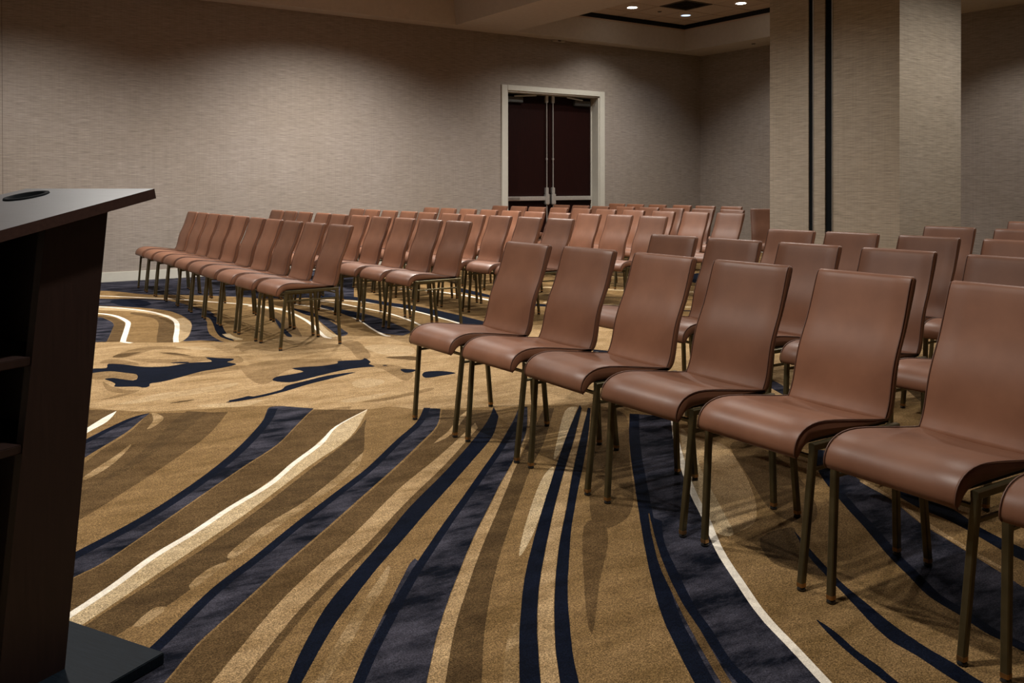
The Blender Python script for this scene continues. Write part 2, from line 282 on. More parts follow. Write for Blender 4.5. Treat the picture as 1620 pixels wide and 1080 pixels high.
('soft',[1.318,5.007,1.329,5.014,1.357,5.012,1.392,5.006,1.423,4.999,1.449,4.99,1.476,4.978,1.502,4.967,1.527,4.959,1.552,4.958,1.577,4.96,1.6,4.963,1.619,4.961,1.636,4.954,1.652,4.944,1.66,4.931,1.658,4.918,1.64,4.9,1.61,4.878,1.576,4.86,1.545,4.851,1.515,4.854,1.485,4.865,1.455,4.882,1.426,4.901,1.394,4.926,1.359,4.958,1.33,4.988]),
('soft',[1.676,6.909,1.689,6.922,1.72,6.921,1.758,6.908,1.79,6.889,1.815,6.859,1.84,6.819,1.861,6.776,1.877,6.74,1.889,6.708,1.897,6.677,1.899,6.654,1.892,6.643,1.875,6.647,1.847,6.662,1.816,6.686,1.787,6.717,1.754,6.761,1.718,6.818,1.689,6.873]),
('soft',[2.84,6.128,2.868,6.154,2.906,6.162,2.946,6.158,2.983,6.147,3.017,6.13,3.051,6.102,3.081,6.069,3.103,6.034,3.117,5.999,3.125,5.961,3.125,5.92,3.118,5.876,3.1,5.822,3.073,5.763,3.042,5.709,3.009,5.671,2.972,5.653,2.93,5.646,2.891,5.651,2.859,5.669,2.838,5.702,2.823,5.75,2.814,5.807,2.809,5.865,2.808,5.931,2.812,6.006,2.822,6.077]),
('soft',[2.272,5.072,2.293,5.093,2.32,5.111,2.348,5.122,2.373,5.123,2.397,5.11,2.42,5.085,2.438,5.057,2.448,5.03,2.449,5.006,2.443,4.981,2.43,4.957,2.41,4.936,2.381,4.916,2.342,4.897,2.304,4.882,2.274,4.877,2.255,4.884,2.242,4.9,2.233,4.922,2.23,4.946,2.233,4.975,2.242,5.009,2.255,5.044]),
('soft',[2.02,4.667,2.044,4.679,2.083,4.688,2.128,4.695,2.169,4.699,2.211,4.701,2.256,4.7,2.294,4.696,2.311,4.688,2.302,4.671,2.273,4.648,2.235,4.626,2.2,4.609,2.163,4.599,2.123,4.591,2.085,4.589,2.057,4.592,2.036,4.605,2.02,4.627,2.014,4.649]),
('navy',[0.941,6.286,0.952,6.32,0.971,6.355,0.99,6.385,1.005,6.403,1.02,6.415,1.038,6.42,1.062,6.409,1.089,6.391,1.111,6.392,1.124,6.434,1.133,6.495,1.147,6.532,1.171,6.524,1.2,6.491,1.231,6.45,1.259,6.399,1.289,6.34,1.324,6.29,1.366,6.256,1.414,6.23,1.463,6.217,1.511,6.225,1.561,6.247,1.61,6.259,1.661,6.242,1.711,6.216,1.746,6.213,1.755,6.264,1.749,6.339,1.751,6.388,1.77,6.381,1.796,6.347,1.822,6.312,1.85,6.286,1.879,6.26,1.896,6.235,1.897,6.213,1.887,6.193,1.874,6.174,1.857,6.162,1.837,6.152,1.826,6.133,1.837,6.099,1.856,6.055,1.854,6.017,1.811,5.987,1.748,5.961,1.692,5.942,1.659,5.935,1.633,5.933,1.596,5.919,1.535,5.882,1.465,5.834,1.405,5.795,1.363,5.771,1.331,5.755,1.303,5.744,1.279,5.741,1.259,5.743,1.244,5.738,1.234,5.717,1.229,5.688,1.221,5.664,1.21,5.648,1.196,5.636,1.177,5.645,1.171,5.667,1.163,5.686,1.15,5.698,1.135,5.707,1.117,5.718,1.092,5.732,1.065,5.747,1.047,5.766,1.048,5.79,1.059,5.819,1.066,5.85,1.064,5.885,1.058,5.924,1.052,5.958,1.045,5.987,1.038,6.011,1.038,6.029,1.048,6.041,1.066,6.045,1.083,6.039,1.101,6.015,1.118,5.98,1.135,5.95,1.15,5.924,1.165,5.902,1.178,5.891,1.199,5.908,1.208,5.932,1.219,5.97,1.228,6.018,1.23,6.064,1.218,6.1,1.198,6.134,1.176,6.166,1.156,6.203,1.135,6.239,1.11,6.265,1.079,6.276,1.044,6.277,1.014,6.271,0.99,6.25,0.971,6.223,0.956,6.211,0.946,6.225,0.94,6.255]),
('navy',[1.502,6.334,1.529,6.334,1.548,6.33,1.565,6.325,1.58,6.316,1.594,6.305,1.606,6.292,1.612,6.282,1.606,6.261,1.596,6.254,1.57,6.258,1.552,6.27,1.534,6.285,1.52,6.297,1.51,6.308,1.503,6.319]),
('navy',[1.503,5.01,1.507,5.035,1.52,5.038,1.536,5.041,1.552,5.045,1.566,5.05,1.581,5.055,1.598,5.062,1.615,5.07,1.63,5.076,1.661,5.035,1.635,5.024,1.617,5.016,1.599,5.009,1.582,5.002,1.565,4.997,1.547,4.993,1.531,4.989,1.518,4.986,1.503,5.007]),
('navy',[2.111,5.674,2.133,5.686,2.17,5.683,2.208,5.676,2.241,5.666,2.274,5.651,2.309,5.643,2.35,5.645,2.393,5.653,2.427,5.666,2.443,5.691,2.449,5.721,2.467,5.737,2.51,5.727,2.565,5.702,2.609,5.688,2.634,5.699,2.647,5.721,2.656,5.732,2.659,5.707,2.655,5.682,2.649,5.648,2.64,5.607,2.63,5.574,2.618,5.556,2.605,5.544,2.594,5.526,2.593,5.49,2.594,5.449,2.588,5.421,2.57,5.42,2.544,5.432,2.512,5.441,2.476,5.444,2.434,5.444,2.386,5.437,2.332,5.422,2.273,5.401,2.217,5.379,2.164,5.357,2.114,5.334,2.067,5.315,2.024,5.297,1.984,5.282,1.95,5.283,1.92,5.309,1.896,5.349,1.885,5.389,1.893,5.424,1.915,5.459,1.941,5.485,1.97,5.496,2.005,5.498,2.039,5.502,2.077,5.51,2.115,5.521,2.14,5.541,2.135,5.583,2.116,5.636]),
('navy',[2.409,5.332,2.396,5.335,2.377,5.339,2.355,5.343,2.329,5.344,2.299,5.343,2.266,5.341,2.23,5.336,2.196,5.329,2.164,5.318,2.133,5.305,2.101,5.29,2.066,5.275,2.026,5.259,1.983,5.243,1.941,5.226,1.908,5.208,1.886,5.187,1.872,5.164,1.86,5.142,1.841,5.122,1.814,5.106,1.783,5.091,1.75,5.077,1.716,5.065,1.679,5.054,1.64,5.045,1.602,5.037,1.57,5.029,1.542,5.022,1.518,5.015,1.498,5.009,1.484,5.005,1.479,4.989,1.491,4.987,1.508,4.984,1.53,4.982,1.555,4.982,1.586,4.986,1.623,4.992,1.661,5,1.697,5.009,1.73,5.02,1.763,5.033,1.793,5.045,1.817,5.056,1.83,5.061,1.842,5.065,1.858,5.074,1.891,5.092,1.935,5.117,1.982,5.143,2.024,5.166,2.058,5.181,2.088,5.193,2.118,5.204,2.15,5.217,2.187,5.232,2.226,5.248,2.265,5.263,2.3,5.278,2.332,5.291,2.362,5.304,2.387,5.315,2.404,5.322]),
('navy',[2.69,5.249,2.706,5.25,2.725,5.234,2.736,5.222,2.749,5.207,2.759,5.19,2.763,5.176,2.758,5.162,2.747,5.149,2.734,5.137,2.721,5.129,2.707,5.123,2.691,5.119,2.677,5.119,2.662,5.131,2.661,5.144,2.663,5.16,2.665,5.176,2.669,5.195,2.675,5.217,2.682,5.236]),
('navy',[2.739,5.04,2.75,5.055,2.763,5.069,2.777,5.08,2.793,5.085,2.815,5.082,2.84,5.072,2.865,5.058,2.885,5.04,2.902,5.016,2.917,4.986,2.925,4.957,2.923,4.936,2.906,4.925,2.878,4.921,2.845,4.919,2.815,4.918,2.785,4.915,2.753,4.912,2.724,4.912,2.705,4.915,2.696,4.925,2.696,4.939,2.699,4.956,2.704,4.972,2.71,4.989,2.718,5.007,2.728,5.024]),
('navy',[2.646,5.428,2.657,5.433,2.669,5.431,2.674,5.418,2.674,5.404,2.662,5.397,2.649,5.398,2.645,5.412]),
('slate',[-0.826,12.326,-0.509,12.298,-0.033,12.255,0.498,12.208,0.955,12.171,1.289,12.149,1.563,12.134,1.805,12.125,2.046,12.119,2.282,12.116,2.498,12.118,2.716,12.123,2.956,12.128,3.23,12.136,3.527,12.145,3.837,12.155,4.153,12.162,4.501,12.163,4.878,12.162,5.225,12.159,5.473,12.158,4.014,8.919,3.85,9.005,3.611,9.129,3.37,9.258,3.196,9.363,3.121,9.429,3.103,9.474,3.098,9.52,3.065,9.588,2.991,9.687,2.899,9.807,2.797,9.934,2.691,10.055,2.578,10.16,2.456,10.259,2.336,10.363,2.225,10.487,2.142,10.648,2.075,10.835,1.992,11.024,1.858,11.184,1.678,11.298,1.469,11.383,1.216,11.453,0.904,11.525,0.475,11.604,-0.03,11.68,-0.486,11.744,-0.79,11.787]),
('slate',[1.016,11.361,1.092,11.275,1.2,11.153,1.318,11.015,1.422,10.882,1.509,10.748,1.589,10.608,1.665,10.478,1.738,10.375,1.809,10.306,1.878,10.262,1.944,10.227,2.005,10.187,2.06,10.145,2.111,10.105,2.158,10.06,2.201,10.001,2.242,9.923,2.28,9.832,2.313,9.734,2.34,9.635,2.357,9.533,2.368,9.427,2.375,9.321,2.385,9.217,2.4,9.117,2.416,9.019,2.43,8.921,2.436,8.821,2.432,8.71,2.421,8.592,2.408,8.489,2.399,8.418,2.223,8.274,2.216,8.322,2.206,8.393,2.195,8.466,2.184,8.523,2.173,8.549,2.161,8.556,2.15,8.566,2.14,8.599,2.136,8.666,2.134,8.755,2.13,8.852,2.118,8.946,2.094,9.034,2.063,9.122,2.027,9.208,1.989,9.286,1.95,9.355,1.909,9.416,1.865,9.472,1.821,9.529,1.778,9.582,1.735,9.632,1.689,9.684,1.632,9.746,1.564,9.819,1.486,9.9,1.403,9.987,1.316,10.075,1.217,10.175,1.106,10.284,1.005,10.384,0.934,10.453]),
('navy',[1.789,10.079,1.822,10.13,1.873,10.16,1.929,10.169,1.976,10.159,2.013,10.125,2.046,10.068,2.073,9.998,2.091,9.925,2.102,9.843,2.106,9.751,2.102,9.662,2.088,9.588,2.06,9.525,2.021,9.469,1.979,9.431,1.941,9.423,1.907,9.452,1.871,9.512,1.839,9.589,1.815,9.671,1.797,9.768,1.783,9.883,1.779,9.995]),
('slate',[2.14,8.599,2.138,8.552,2.135,8.484,2.132,8.41,2.127,8.341,2.123,8.286,2.119,8.234,2.112,8.178,2.099,8.107,2.079,8.017,2.054,7.913,2.026,7.807,1.998,7.708,1.97,7.614,1.941,7.521,1.912,7.436,1.886,7.361,1.856,7.298,1.826,7.243,1.802,7.198,1.795,7.162,1.81,7.141,1.843,7.131,1.88,7.125,1.91,7.114,1.93,7.097,1.947,7.079,1.962,7.059,1.978,7.035,1.997,7.004,2.017,6.967,2.036,6.933,2.048,6.91,2.044,6.942,2.04,6.968,2.037,6.993,2.036,7.015,2.036,7.035,2.037,7.058,2.038,7.089,2.039,7.131,2.041,7.181,2.044,7.234,2.047,7.282,2.051,7.321,2.054,7.355,2.059,7.392,2.069,7.441,2.083,7.508,2.101,7.588,2.122,7.674,2.142,7.759,2.165,7.843,2.19,7.93,2.213,8.016,2.231,8.098,2.243,8.175,2.25,8.248,2.253,8.318,2.253,8.385,2.247,8.453,2.237,8.519,2.226,8.577,2.219,8.618]),
('navy',[2.376,8.457,2.375,8.424,2.375,8.378,2.373,8.323,2.369,8.261,2.362,8.196,2.35,8.128,2.336,8.054,2.32,7.977,2.304,7.902,2.288,7.83,2.272,7.761,2.257,7.695,2.241,7.629,2.226,7.565,2.212,7.502,2.2,7.437,2.187,7.373,2.176,7.31,2.166,7.249,2.159,7.191,2.148,7.132,2.139,7.07,2.132,7.011,2.126,6.961,2.119,6.926,2.107,6.961,2.101,7.011,2.095,7.071,2.091,7.135,2.089,7.198,2.097,7.259,2.107,7.322,2.118,7.386,2.131,7.451,2.144,7.516,2.158,7.581,2.173,7.646,2.188,7.711,2.204,7.777,2.219,7.845,2.235,7.917,2.252,7.992,2.267,8.068,2.282,8.14,2.292,8.206,2.299,8.267,2.303,8.326,2.305,8.38,2.305,8.426,2.306,8.459]),
('cream',[1.023,11.313,1.08,11.257,1.162,11.177,1.256,11.086,1.351,10.995,1.436,10.918,1.514,10.855,1.591,10.797,1.666,10.743,1.735,10.69,1.797,10.639,1.849,10.589,1.892,10.543,1.929,10.498,1.964,10.454,2.001,10.407,2.038,10.358,2.074,10.308,2.11,10.257,2.147,10.205,2.187,10.152,2.231,10.098,2.279,10.042,2.329,9.985,2.377,9.926,2.42,9.867,2.458,9.806,2.491,9.744,2.522,9.682,2.552,9.622,2.583,9.563,2.615,9.508,2.648,9.453,2.68,9.399,2.713,9.345,2.744,9.29,2.776,9.233,2.809,9.176,2.84,9.118,2.87,9.061,2.897,9.005,2.92,8.954,2.94,8.906,2.958,8.858,2.975,8.808,2.993,8.754,3.013,8.689,3.034,8.614,3.054,8.541,3.07,8.478,3.082,8.435,3.048,8.426,3.036,8.469,3.02,8.532,3,8.605,2.98,8.679,2.96,8.744,2.942,8.797,2.925,8.846,2.907,8.893,2.888,8.94,2.865,8.991,2.839,9.045,2.809,9.101,2.778,9.159,2.746,9.216,2.714,9.273,2.682,9.328,2.65,9.381,2.618,9.435,2.585,9.49,2.552,9.546,2.521,9.606,2.491,9.666,2.46,9.728,2.428,9.788,2.391,9.847,2.349,9.905,2.302,9.962,2.253,10.019,2.204,10.076,2.159,10.131,2.119,10.185,2.081,10.237,2.046,10.287,2.01,10.337,1.973,10.385,1.936,10.432,1.902,10.476,1.865,10.52,1.824,10.565,1.774,10.613,1.714,10.663,1.645,10.715,1.57,10.769,1.492,10.828,1.414,10.892,1.327,10.97,1.232,11.06,1.138,11.152,1.056,11.231,0.998,11.287]),
('soft',[1.604,9.608,1.657,9.574,1.727,9.496,1.796,9.401,1.86,9.295,1.921,9.174,1.97,9.049,2.004,8.92,2.027,8.788,2.042,8.668,2.046,8.558,2.044,8.46,2.049,8.396,2.07,8.398,2.098,8.432,2.116,8.419,2.115,8.32,2.104,8.178,2.084,8.037,2.054,7.905,2.017,7.774,1.978,7.648,1.939,7.524,1.899,7.406,1.863,7.31,1.832,7.242,1.805,7.193,1.781,7.159,1.756,7.123,1.735,7.102,1.733,7.142,1.763,7.29,1.815,7.513,1.866,7.727,1.912,7.893,1.956,8.043,1.987,8.186,2.001,8.318,2,8.441,1.988,8.571,1.962,8.721,1.923,8.878,1.879,9.017,1.829,9.122,1.773,9.204,1.719,9.275,1.663,9.332,1.608,9.378,1.573,9.427,1.564,9.499,1.575,9.575]),
('brown',[1.796,9.075,1.821,9.032,1.856,8.971,1.893,8.9,1.921,8.826,1.94,8.748,1.953,8.663,1.963,8.577,1.97,8.495,1.975,8.415,1.978,8.337,1.977,8.263,1.974,8.195,1.97,8.14,1.963,8.094,1.952,8.044,1.937,7.98,1.916,7.898,1.891,7.807,1.864,7.707,1.836,7.603,1.806,7.482,1.774,7.347,1.745,7.228,1.726,7.147,1.612,7.214,1.621,7.253,1.633,7.309,1.648,7.376,1.665,7.448,1.684,7.527,1.706,7.616,1.73,7.71,1.754,7.805,1.778,7.903,1.804,8.005,1.828,8.106,1.848,8.201,1.863,8.288,1.874,8.369,1.881,8.444,1.883,8.512,1.88,8.57,1.872,8.618,1.86,8.664,1.846,8.715,1.827,8.778,1.802,8.848,1.779,8.912,1.762,8.957]),
('cream',[0.928,10.265,0.981,10.225,1.057,10.169,1.145,10.103,1.234,10.035,1.313,9.973,1.383,9.915,1.451,9.858,1.515,9.801,1.576,9.744,1.63,9.687,1.676,9.632,1.715,9.578,1.749,9.525,1.782,9.469,1.814,9.411,1.847,9.348,1.879,9.283,1.91,9.216,1.938,9.146,1.962,9.075,1.981,9,1.996,8.922,2.008,8.844,2.018,8.767,2.026,8.695,2.032,8.627,2.035,8.561,2.036,8.498,2.036,8.436,2.033,8.377,2.03,8.322,2.025,8.272,2.019,8.222,2.01,8.168,1.998,8.106,1.983,8.033,1.964,7.953,1.944,7.87,1.923,7.787,1.903,7.709,1.883,7.634,1.863,7.558,1.842,7.485,1.824,7.418,1.808,7.357,1.794,7.301,1.782,7.249,1.771,7.202,1.763,7.163,1.756,7.135,1.717,7.144,1.724,7.172,1.732,7.21,1.743,7.258,1.755,7.311,1.769,7.367,1.785,7.428,1.804,7.496,1.824,7.569,1.845,7.644,1.864,7.719,1.884,7.797,1.905,7.879,1.925,7.962,1.944,8.042,1.959,8.114,1.971,8.175,1.979,8.228,1.986,8.276,1.99,8.325,1.994,8.379,1.996,8.437,1.996,8.497,1.995,8.56,1.992,8.624,1.986,8.691,1.978,8.763,1.969,8.838,1.957,8.915,1.942,8.991,1.923,9.063,1.9,9.133,1.873,9.2,1.843,9.266,1.811,9.33,1.779,9.392,1.747,9.45,1.715,9.504,1.682,9.555,1.644,9.607,1.6,9.66,1.547,9.715,1.488,9.771,1.425,9.828,1.357,9.884,1.288,9.942,1.21,10.004,1.121,10.071,1.034,10.137,0.958,10.193,0.904,10.233]),
('brown',[1.5,9.03,1.516,9.001,1.539,8.96,1.563,8.911,1.581,8.855,1.593,8.79,1.6,8.716,1.606,8.642,1.609,8.576,1.612,8.525,1.614,8.483,1.612,8.437,1.604,8.372,1.588,8.283,1.565,8.179,1.541,8.072,1.518,7.97,1.495,7.872,1.472,7.774,1.451,7.684,1.434,7.609,1.423,7.55,1.416,7.502,1.408,7.465,1.395,7.441,1.373,7.434,1.344,7.442,1.317,7.455,1.299,7.464,1.301,7.483,1.306,7.496,1.311,7.512,1.317,7.528,1.323,7.545,1.33,7.57,1.341,7.608,1.355,7.664,1.371,7.734,1.39,7.814,1.41,7.901,1.434,8,1.46,8.112,1.486,8.224,1.506,8.321,1.519,8.392,1.527,8.446,1.532,8.493,1.535,8.543,1.536,8.6,1.535,8.657,1.531,8.712,1.525,8.762,1.516,8.811,1.503,8.857,1.491,8.897,1.482,8.925]),
('slate',[0.984,8.971,1.037,8.98,1.114,8.995,1.199,9.007,1.272,9.01,1.333,9,1.39,8.982,1.438,8.958,1.475,8.93,1.498,8.897,1.508,8.861,1.512,8.818,1.517,8.769,1.523,8.708,1.527,8.638,1.529,8.569,1.528,8.507,1.525,8.45,1.518,8.397,1.512,8.351,1.507,8.32,1.503,8.299,1.462,8.126,1.405,7.887,1.35,7.661,1.311,7.512,1.292,7.457,1.277,7.473,1.269,7.485,1.251,7.48,1.24,7.484,1.221,7.499,1.195,7.527,1.162,7.567,1.124,7.612,1.081,7.66,1.027,7.715,0.964,7.778,0.904,7.836,0.863,7.876]),
('cream',[0.949,9.504,1.003,9.489,1.081,9.467,1.17,9.44,1.258,9.41,1.332,9.378,1.388,9.342,1.436,9.303,1.476,9.263,1.51,9.222,1.54,9.183,1.566,9.147,1.586,9.111,1.601,9.075,1.614,9.038,1.626,8.997,1.637,8.952,1.646,8.903,1.653,8.853,1.658,8.802,1.663,8.752,1.666,8.702,1.667,8.65,1.667,8.599,1.667,8.551,1.666,8.508,1.665,8.476,1.665,8.453,1.663,8.429,1.658,8.397,1.65,8.35,1.636,8.284,1.618,8.204,1.598,8.118,1.577,8.032,1.558,7.951,1.54,7.874,1.521,7.797,1.503,7.722,1.486,7.653,1.471,7.593,1.458,7.539,1.447,7.49,1.437,7.447,1.429,7.412,1.423,7.387,1.382,7.396,1.388,7.421,1.396,7.456,1.406,7.499,1.418,7.549,1.43,7.603,1.445,7.663,1.462,7.732,1.48,7.807,1.499,7.884,1.517,7.961,1.536,8.041,1.557,8.127,1.577,8.213,1.595,8.293,1.609,8.359,1.617,8.404,1.621,8.434,1.623,8.455,1.623,8.477,1.624,8.509,1.625,8.551,1.625,8.599,1.625,8.649,1.624,8.7,1.621,8.749,1.617,8.798,1.611,8.848,1.604,8.897,1.596,8.943,1.586,8.987,1.574,9.026,1.562,9.06,1.548,9.092,1.53,9.124,1.506,9.158,1.477,9.196,1.445,9.234,1.407,9.272,1.364,9.308,1.312,9.341,1.243,9.371,1.158,9.4,1.069,9.426,0.991,9.448,0.937,9.464]),
('cream',[1.419,7.398,1.427,7.38,1.432,7.367,1.437,7.355,1.446,7.336,1.455,7.319,1.461,7.307,1.43,7.291,1.424,7.303,1.415,7.321,1.405,7.341,1.4,7.354,1.394,7.366,1.387,7.385]),
('pale',[2.199,7.311,2.196,7.287,2.192,7.254,2.187,7.216,2.184,7.177,2.184,7.141,2.187,7.105,2.193,7.063,2.199,7.022,2.206,6.987,2.183,6.958,2.147,6.977,2.14,7.012,2.133,7.054,2.127,7.098,2.124,7.139,2.124,7.18,2.128,7.222,2.132,7.261,2.136,7.295,2.139,7.318]),
('brown',[2.868,8.629,2.884,8.6,2.906,8.561,2.928,8.506,2.939,8.429,2.938,8.326,2.93,8.203,2.917,8.071,2.9,7.941,2.88,7.816,2.855,7.69,2.827,7.562,2.795,7.427,2.754,7.269,2.706,7.097,2.663,6.947,2.634,6.846,2.621,6.835,2.617,6.911,2.611,7.024,2.607,7.147,2.608,7.253,2.616,7.326,2.629,7.383,2.645,7.441,2.663,7.52,2.685,7.635,2.713,7.774,2.74,7.918,2.759,8.039,2.767,8.133,2.767,8.209,2.764,8.269,2.763,8.312]),
('navy',[2.791,7.928,2.79,7.903,2.779,7.837,2.763,7.75,2.745,7.663,2.725,7.579,2.702,7.488,2.677,7.392,2.654,7.295,2.631,7.185,2.607,7.066,2.586,6.961,2.569,6.891,2.555,6.862,2.542,6.859,2.535,6.879,2.535,6.915,2.544,6.975,2.563,7.059,2.585,7.156,2.608,7.253,2.631,7.349,2.657,7.453,2.684,7.555,2.708,7.648,2.733,7.74,2.759,7.83,2.78,7.899]),
('cream',[2.876,8.899,2.895,8.853,2.921,8.788,2.951,8.714,2.98,8.638,3.002,8.571,3.019,8.515,3.033,8.464,3.044,8.413,3.052,8.356,3.055,8.29,3.054,8.213,3.049,8.129,3.041,8.041,3.032,7.952,3.021,7.865,3.011,7.78,2.999,7.696,2.986,7.612,2.972,7.528,2.956,7.442,2.937,7.354,2.917,7.263,2.895,7.174,2.875,7.089,2.857,7.013,2.84,6.941,2.823,6.873,2.808,6.81,2.796,6.756,2.789,6.713,2.788,6.683,2.791,6.663,2.797,6.649,2.803,6.638,2.778,6.615,2.768,6.636,2.761,6.655,2.756,6.681,2.757,6.717,2.765,6.762,2.777,6.817,2.792,6.88,2.809,6.949,2.826,7.02,2.844,7.097,2.864,7.181,2.886,7.271,2.906,7.361,2.924,7.449,2.94,7.533,2.955,7.617,2.967,7.701,2.979,7.785,2.99,7.869,3,7.955,3.009,8.044,3.017,8.131,3.022,8.214,3.023,8.29,3.02,8.353,3.012,8.407,3.002,8.456,2.988,8.506,2.971,8.561,2.949,8.627,2.921,8.702,2.892,8.776,2.865,8.841,2.847,8.887]),
('pale',[3.047,7.536,3.032,7.466,3.008,7.381,2.986,7.294,2.964,7.201,2.939,7.096,2.915,6.993,2.898,6.905,2.888,6.832,2.885,6.766,2.881,6.713,2.872,6.68,2.852,6.664,2.824,6.664,2.8,6.682,2.791,6.723,2.803,6.796,2.829,6.899,2.862,7.015,2.896,7.126,2.935,7.241,2.98,7.368,3.022,7.477]),
('slate',[3.11,7.705,3.128,7.731,3.145,7.733,3.158,7.712,3.162,7.669,3.155,7.596,3.14,7.497,3.121,7.39,3.103,7.291,3.086,7.201,3.067,7.111,3.048,7.028,3.033,6.956,3.021,6.897,3.013,6.847,3.004,6.805,2.992,6.768,2.976,6.737,2.957,6.711,2.938,6.691,2.922,6.679,2.907,6.669,2.892,6.662,2.882,6.668,2.879,6.695,2.887,6.752,2.904,6.833,2.925,6.926,2.945,7.017,2.963,7.107,2.983,7.202,3.003,7.296,3.024,7.387,3.046,7.478,3.068,7.571,3.09,7.651]),
('navy',[3.165,8.471,3.173,8.424,3.184,8.356,3.195,8.278,3.202,8.196,3.202,8.109,3.2,8.014,3.196,7.918,3.193,7.826,3.19,7.729,3.188,7.629,3.186,7.542,3.184,7.482,3.162,7.43,3.156,7.496,3.147,7.593,3.138,7.697,3.129,7.78,3.12,7.828,3.111,7.855,3.103,7.884,3.1,7.936,3.103,8.032,3.111,8.157,3.12,8.28,3.126,8.367]),
('cream',[3.302,8.738,3.32,8.677,3.344,8.59,3.372,8.491,3.397,8.394,3.416,8.309,3.427,8.239,3.434,8.176,3.437,8.116,3.439,8.055,3.44,7.991,3.44,7.922,3.438,7.852,3.435,7.78,3.43,7.706,3.423,7.628,3.412,7.545,3.4,7.457,3.385,7.369,3.37,7.283,3.355,7.203,3.339,7.131,3.322,7.064,3.306,6.999,3.289,6.935,3.274,6.869,3.259,6.795,3.243,6.715,3.229,6.638,3.218,6.571,3.211,6.52,3.211,6.49,3.215,6.474,3.226,6.46,3.207,6.435,3.196,6.448,3.187,6.463,3.181,6.487,3.181,6.523,3.188,6.575,3.199,6.644,3.214,6.721,3.23,6.801,3.245,6.875,3.26,6.942,3.277,7.007,3.293,7.071,3.31,7.138,3.325,7.209,3.34,7.288,3.356,7.374,3.37,7.462,3.383,7.549,3.393,7.631,3.4,7.708,3.405,7.782,3.408,7.853,3.41,7.922,3.41,7.99,3.409,8.055,3.407,8.115,3.404,8.173,3.397,8.235,3.386,8.303,3.368,8.387,3.343,8.484,3.315,8.582,3.291,8.668,3.274,8.73]),
('slate',[3.492,8.558,3.498,8.475,3.506,8.358,3.517,8.231,3.527,8.116,3.54,8.02,3.555,7.93,3.568,7.839,3.576,7.741,3.579,7.635,3.578,7.525,3.573,7.412,3.566,7.299,3.555,7.184,3.541,7.066,3.526,6.952,3.511,6.849,3.494,6.75,3.476,6.655,3.46,6.575,3.449,6.52,3.307,6.41,3.289,6.442,3.264,6.487,3.239,6.543,3.226,6.605,3.229,6.673,3.241,6.751,3.259,6.838,3.278,6.934,3.302,7.045,3.332,7.171,3.362,7.302,3.385,7.426,3.399,7.537,3.407,7.642,3.411,7.745,3.414,7.855,3.415,7.985,3.413,8.127,3.41,8.259,3.408,8.352]),
('navy',[3.487,8.486,3.5,8.422,3.513,8.286,3.524,8.133,3.531,8.014,3.535,7.943,3.537,7.892,3.534,7.843,3.522,7.779,3.496,7.68,3.461,7.561,3.426,7.461,3.402,7.414,3.391,7.439,3.388,7.512,3.39,7.609,3.394,7.703,3.401,7.789,3.412,7.883,3.426,7.98,3.439,8.079,3.45,8.198,3.462,8.333,3.475,8.444]),
('cream',[3.526,9,3.547,8.958,3.578,8.901,3.613,8.831,3.646,8.751,3.673,8.664,3.693,8.567,3.708,8.461,3.72,8.349,3.731,8.237,3.742,8.128,3.754,8.022,3.767,7.917,3.777,7.811,3.785,7.707,3.788,7.602,3.785,7.499,3.779,7.396,3.769,7.294,3.757,7.194,3.745,7.096,3.73,7.002,3.712,6.911,3.694,6.821,3.675,6.73,3.658,6.638,3.641,6.534,3.623,6.42,3.607,6.312,3.593,6.22,3.584,6.157,3.558,6.16,3.567,6.224,3.581,6.315,3.598,6.424,3.615,6.538,3.633,6.642,3.65,6.735,3.668,6.826,3.687,6.916,3.704,7.006,3.719,7.1,3.732,7.197,3.743,7.297,3.753,7.398,3.759,7.5,3.762,7.602,3.759,7.705,3.752,7.809,3.741,7.914,3.729,8.019,3.716,8.125,3.706,8.234,3.695,8.347,3.682,8.458,3.667,8.563,3.648,8.657,3.622,8.742,3.589,8.82,3.555,8.889,3.524,8.946,3.502,8.988]),
('cream',[3.638,8.961,3.674,8.917,3.726,8.858,3.785,8.787,3.843,8.709,3.891,8.629,3.928,8.55,3.96,8.467,3.988,8.381,4.011,8.29,4.03,8.193,4.044,8.091,4.053,7.986,4.058,7.876,4.061,7.765,4.063,7.651,4.063,7.532,4.061,7.406,4.057,7.282,4.052,7.164,4.047,7.059,4.043,6.971,4.037,6.897,4.031,6.826,4.025,6.751,4.018,6.661,4.011,6.545,4.002,6.41,3.994,6.277,3.987,6.163,3.982,6.086,3.952,6.088,3.957,6.165,3.964,6.279,3.972,6.412,3.981,6.547,3.988,6.663,3.995,6.753,4.001,6.829,4.007,6.899,4.013,6.973,4.017,7.06,4.022,7.165,4.027,7.283,4.031,7.407,4.033,7.532,4.033,7.651,4.031,7.764,4.028,7.875,4.023,7.984,4.014,8.088,4,8.188,3.982,8.283,3.959,8.372,3.932,8.457,3.901,8.538,3.865,8.615,3.818,8.692,3.762,8.768,3.703,8.838,3.651,8.898,3.615,8.941]),
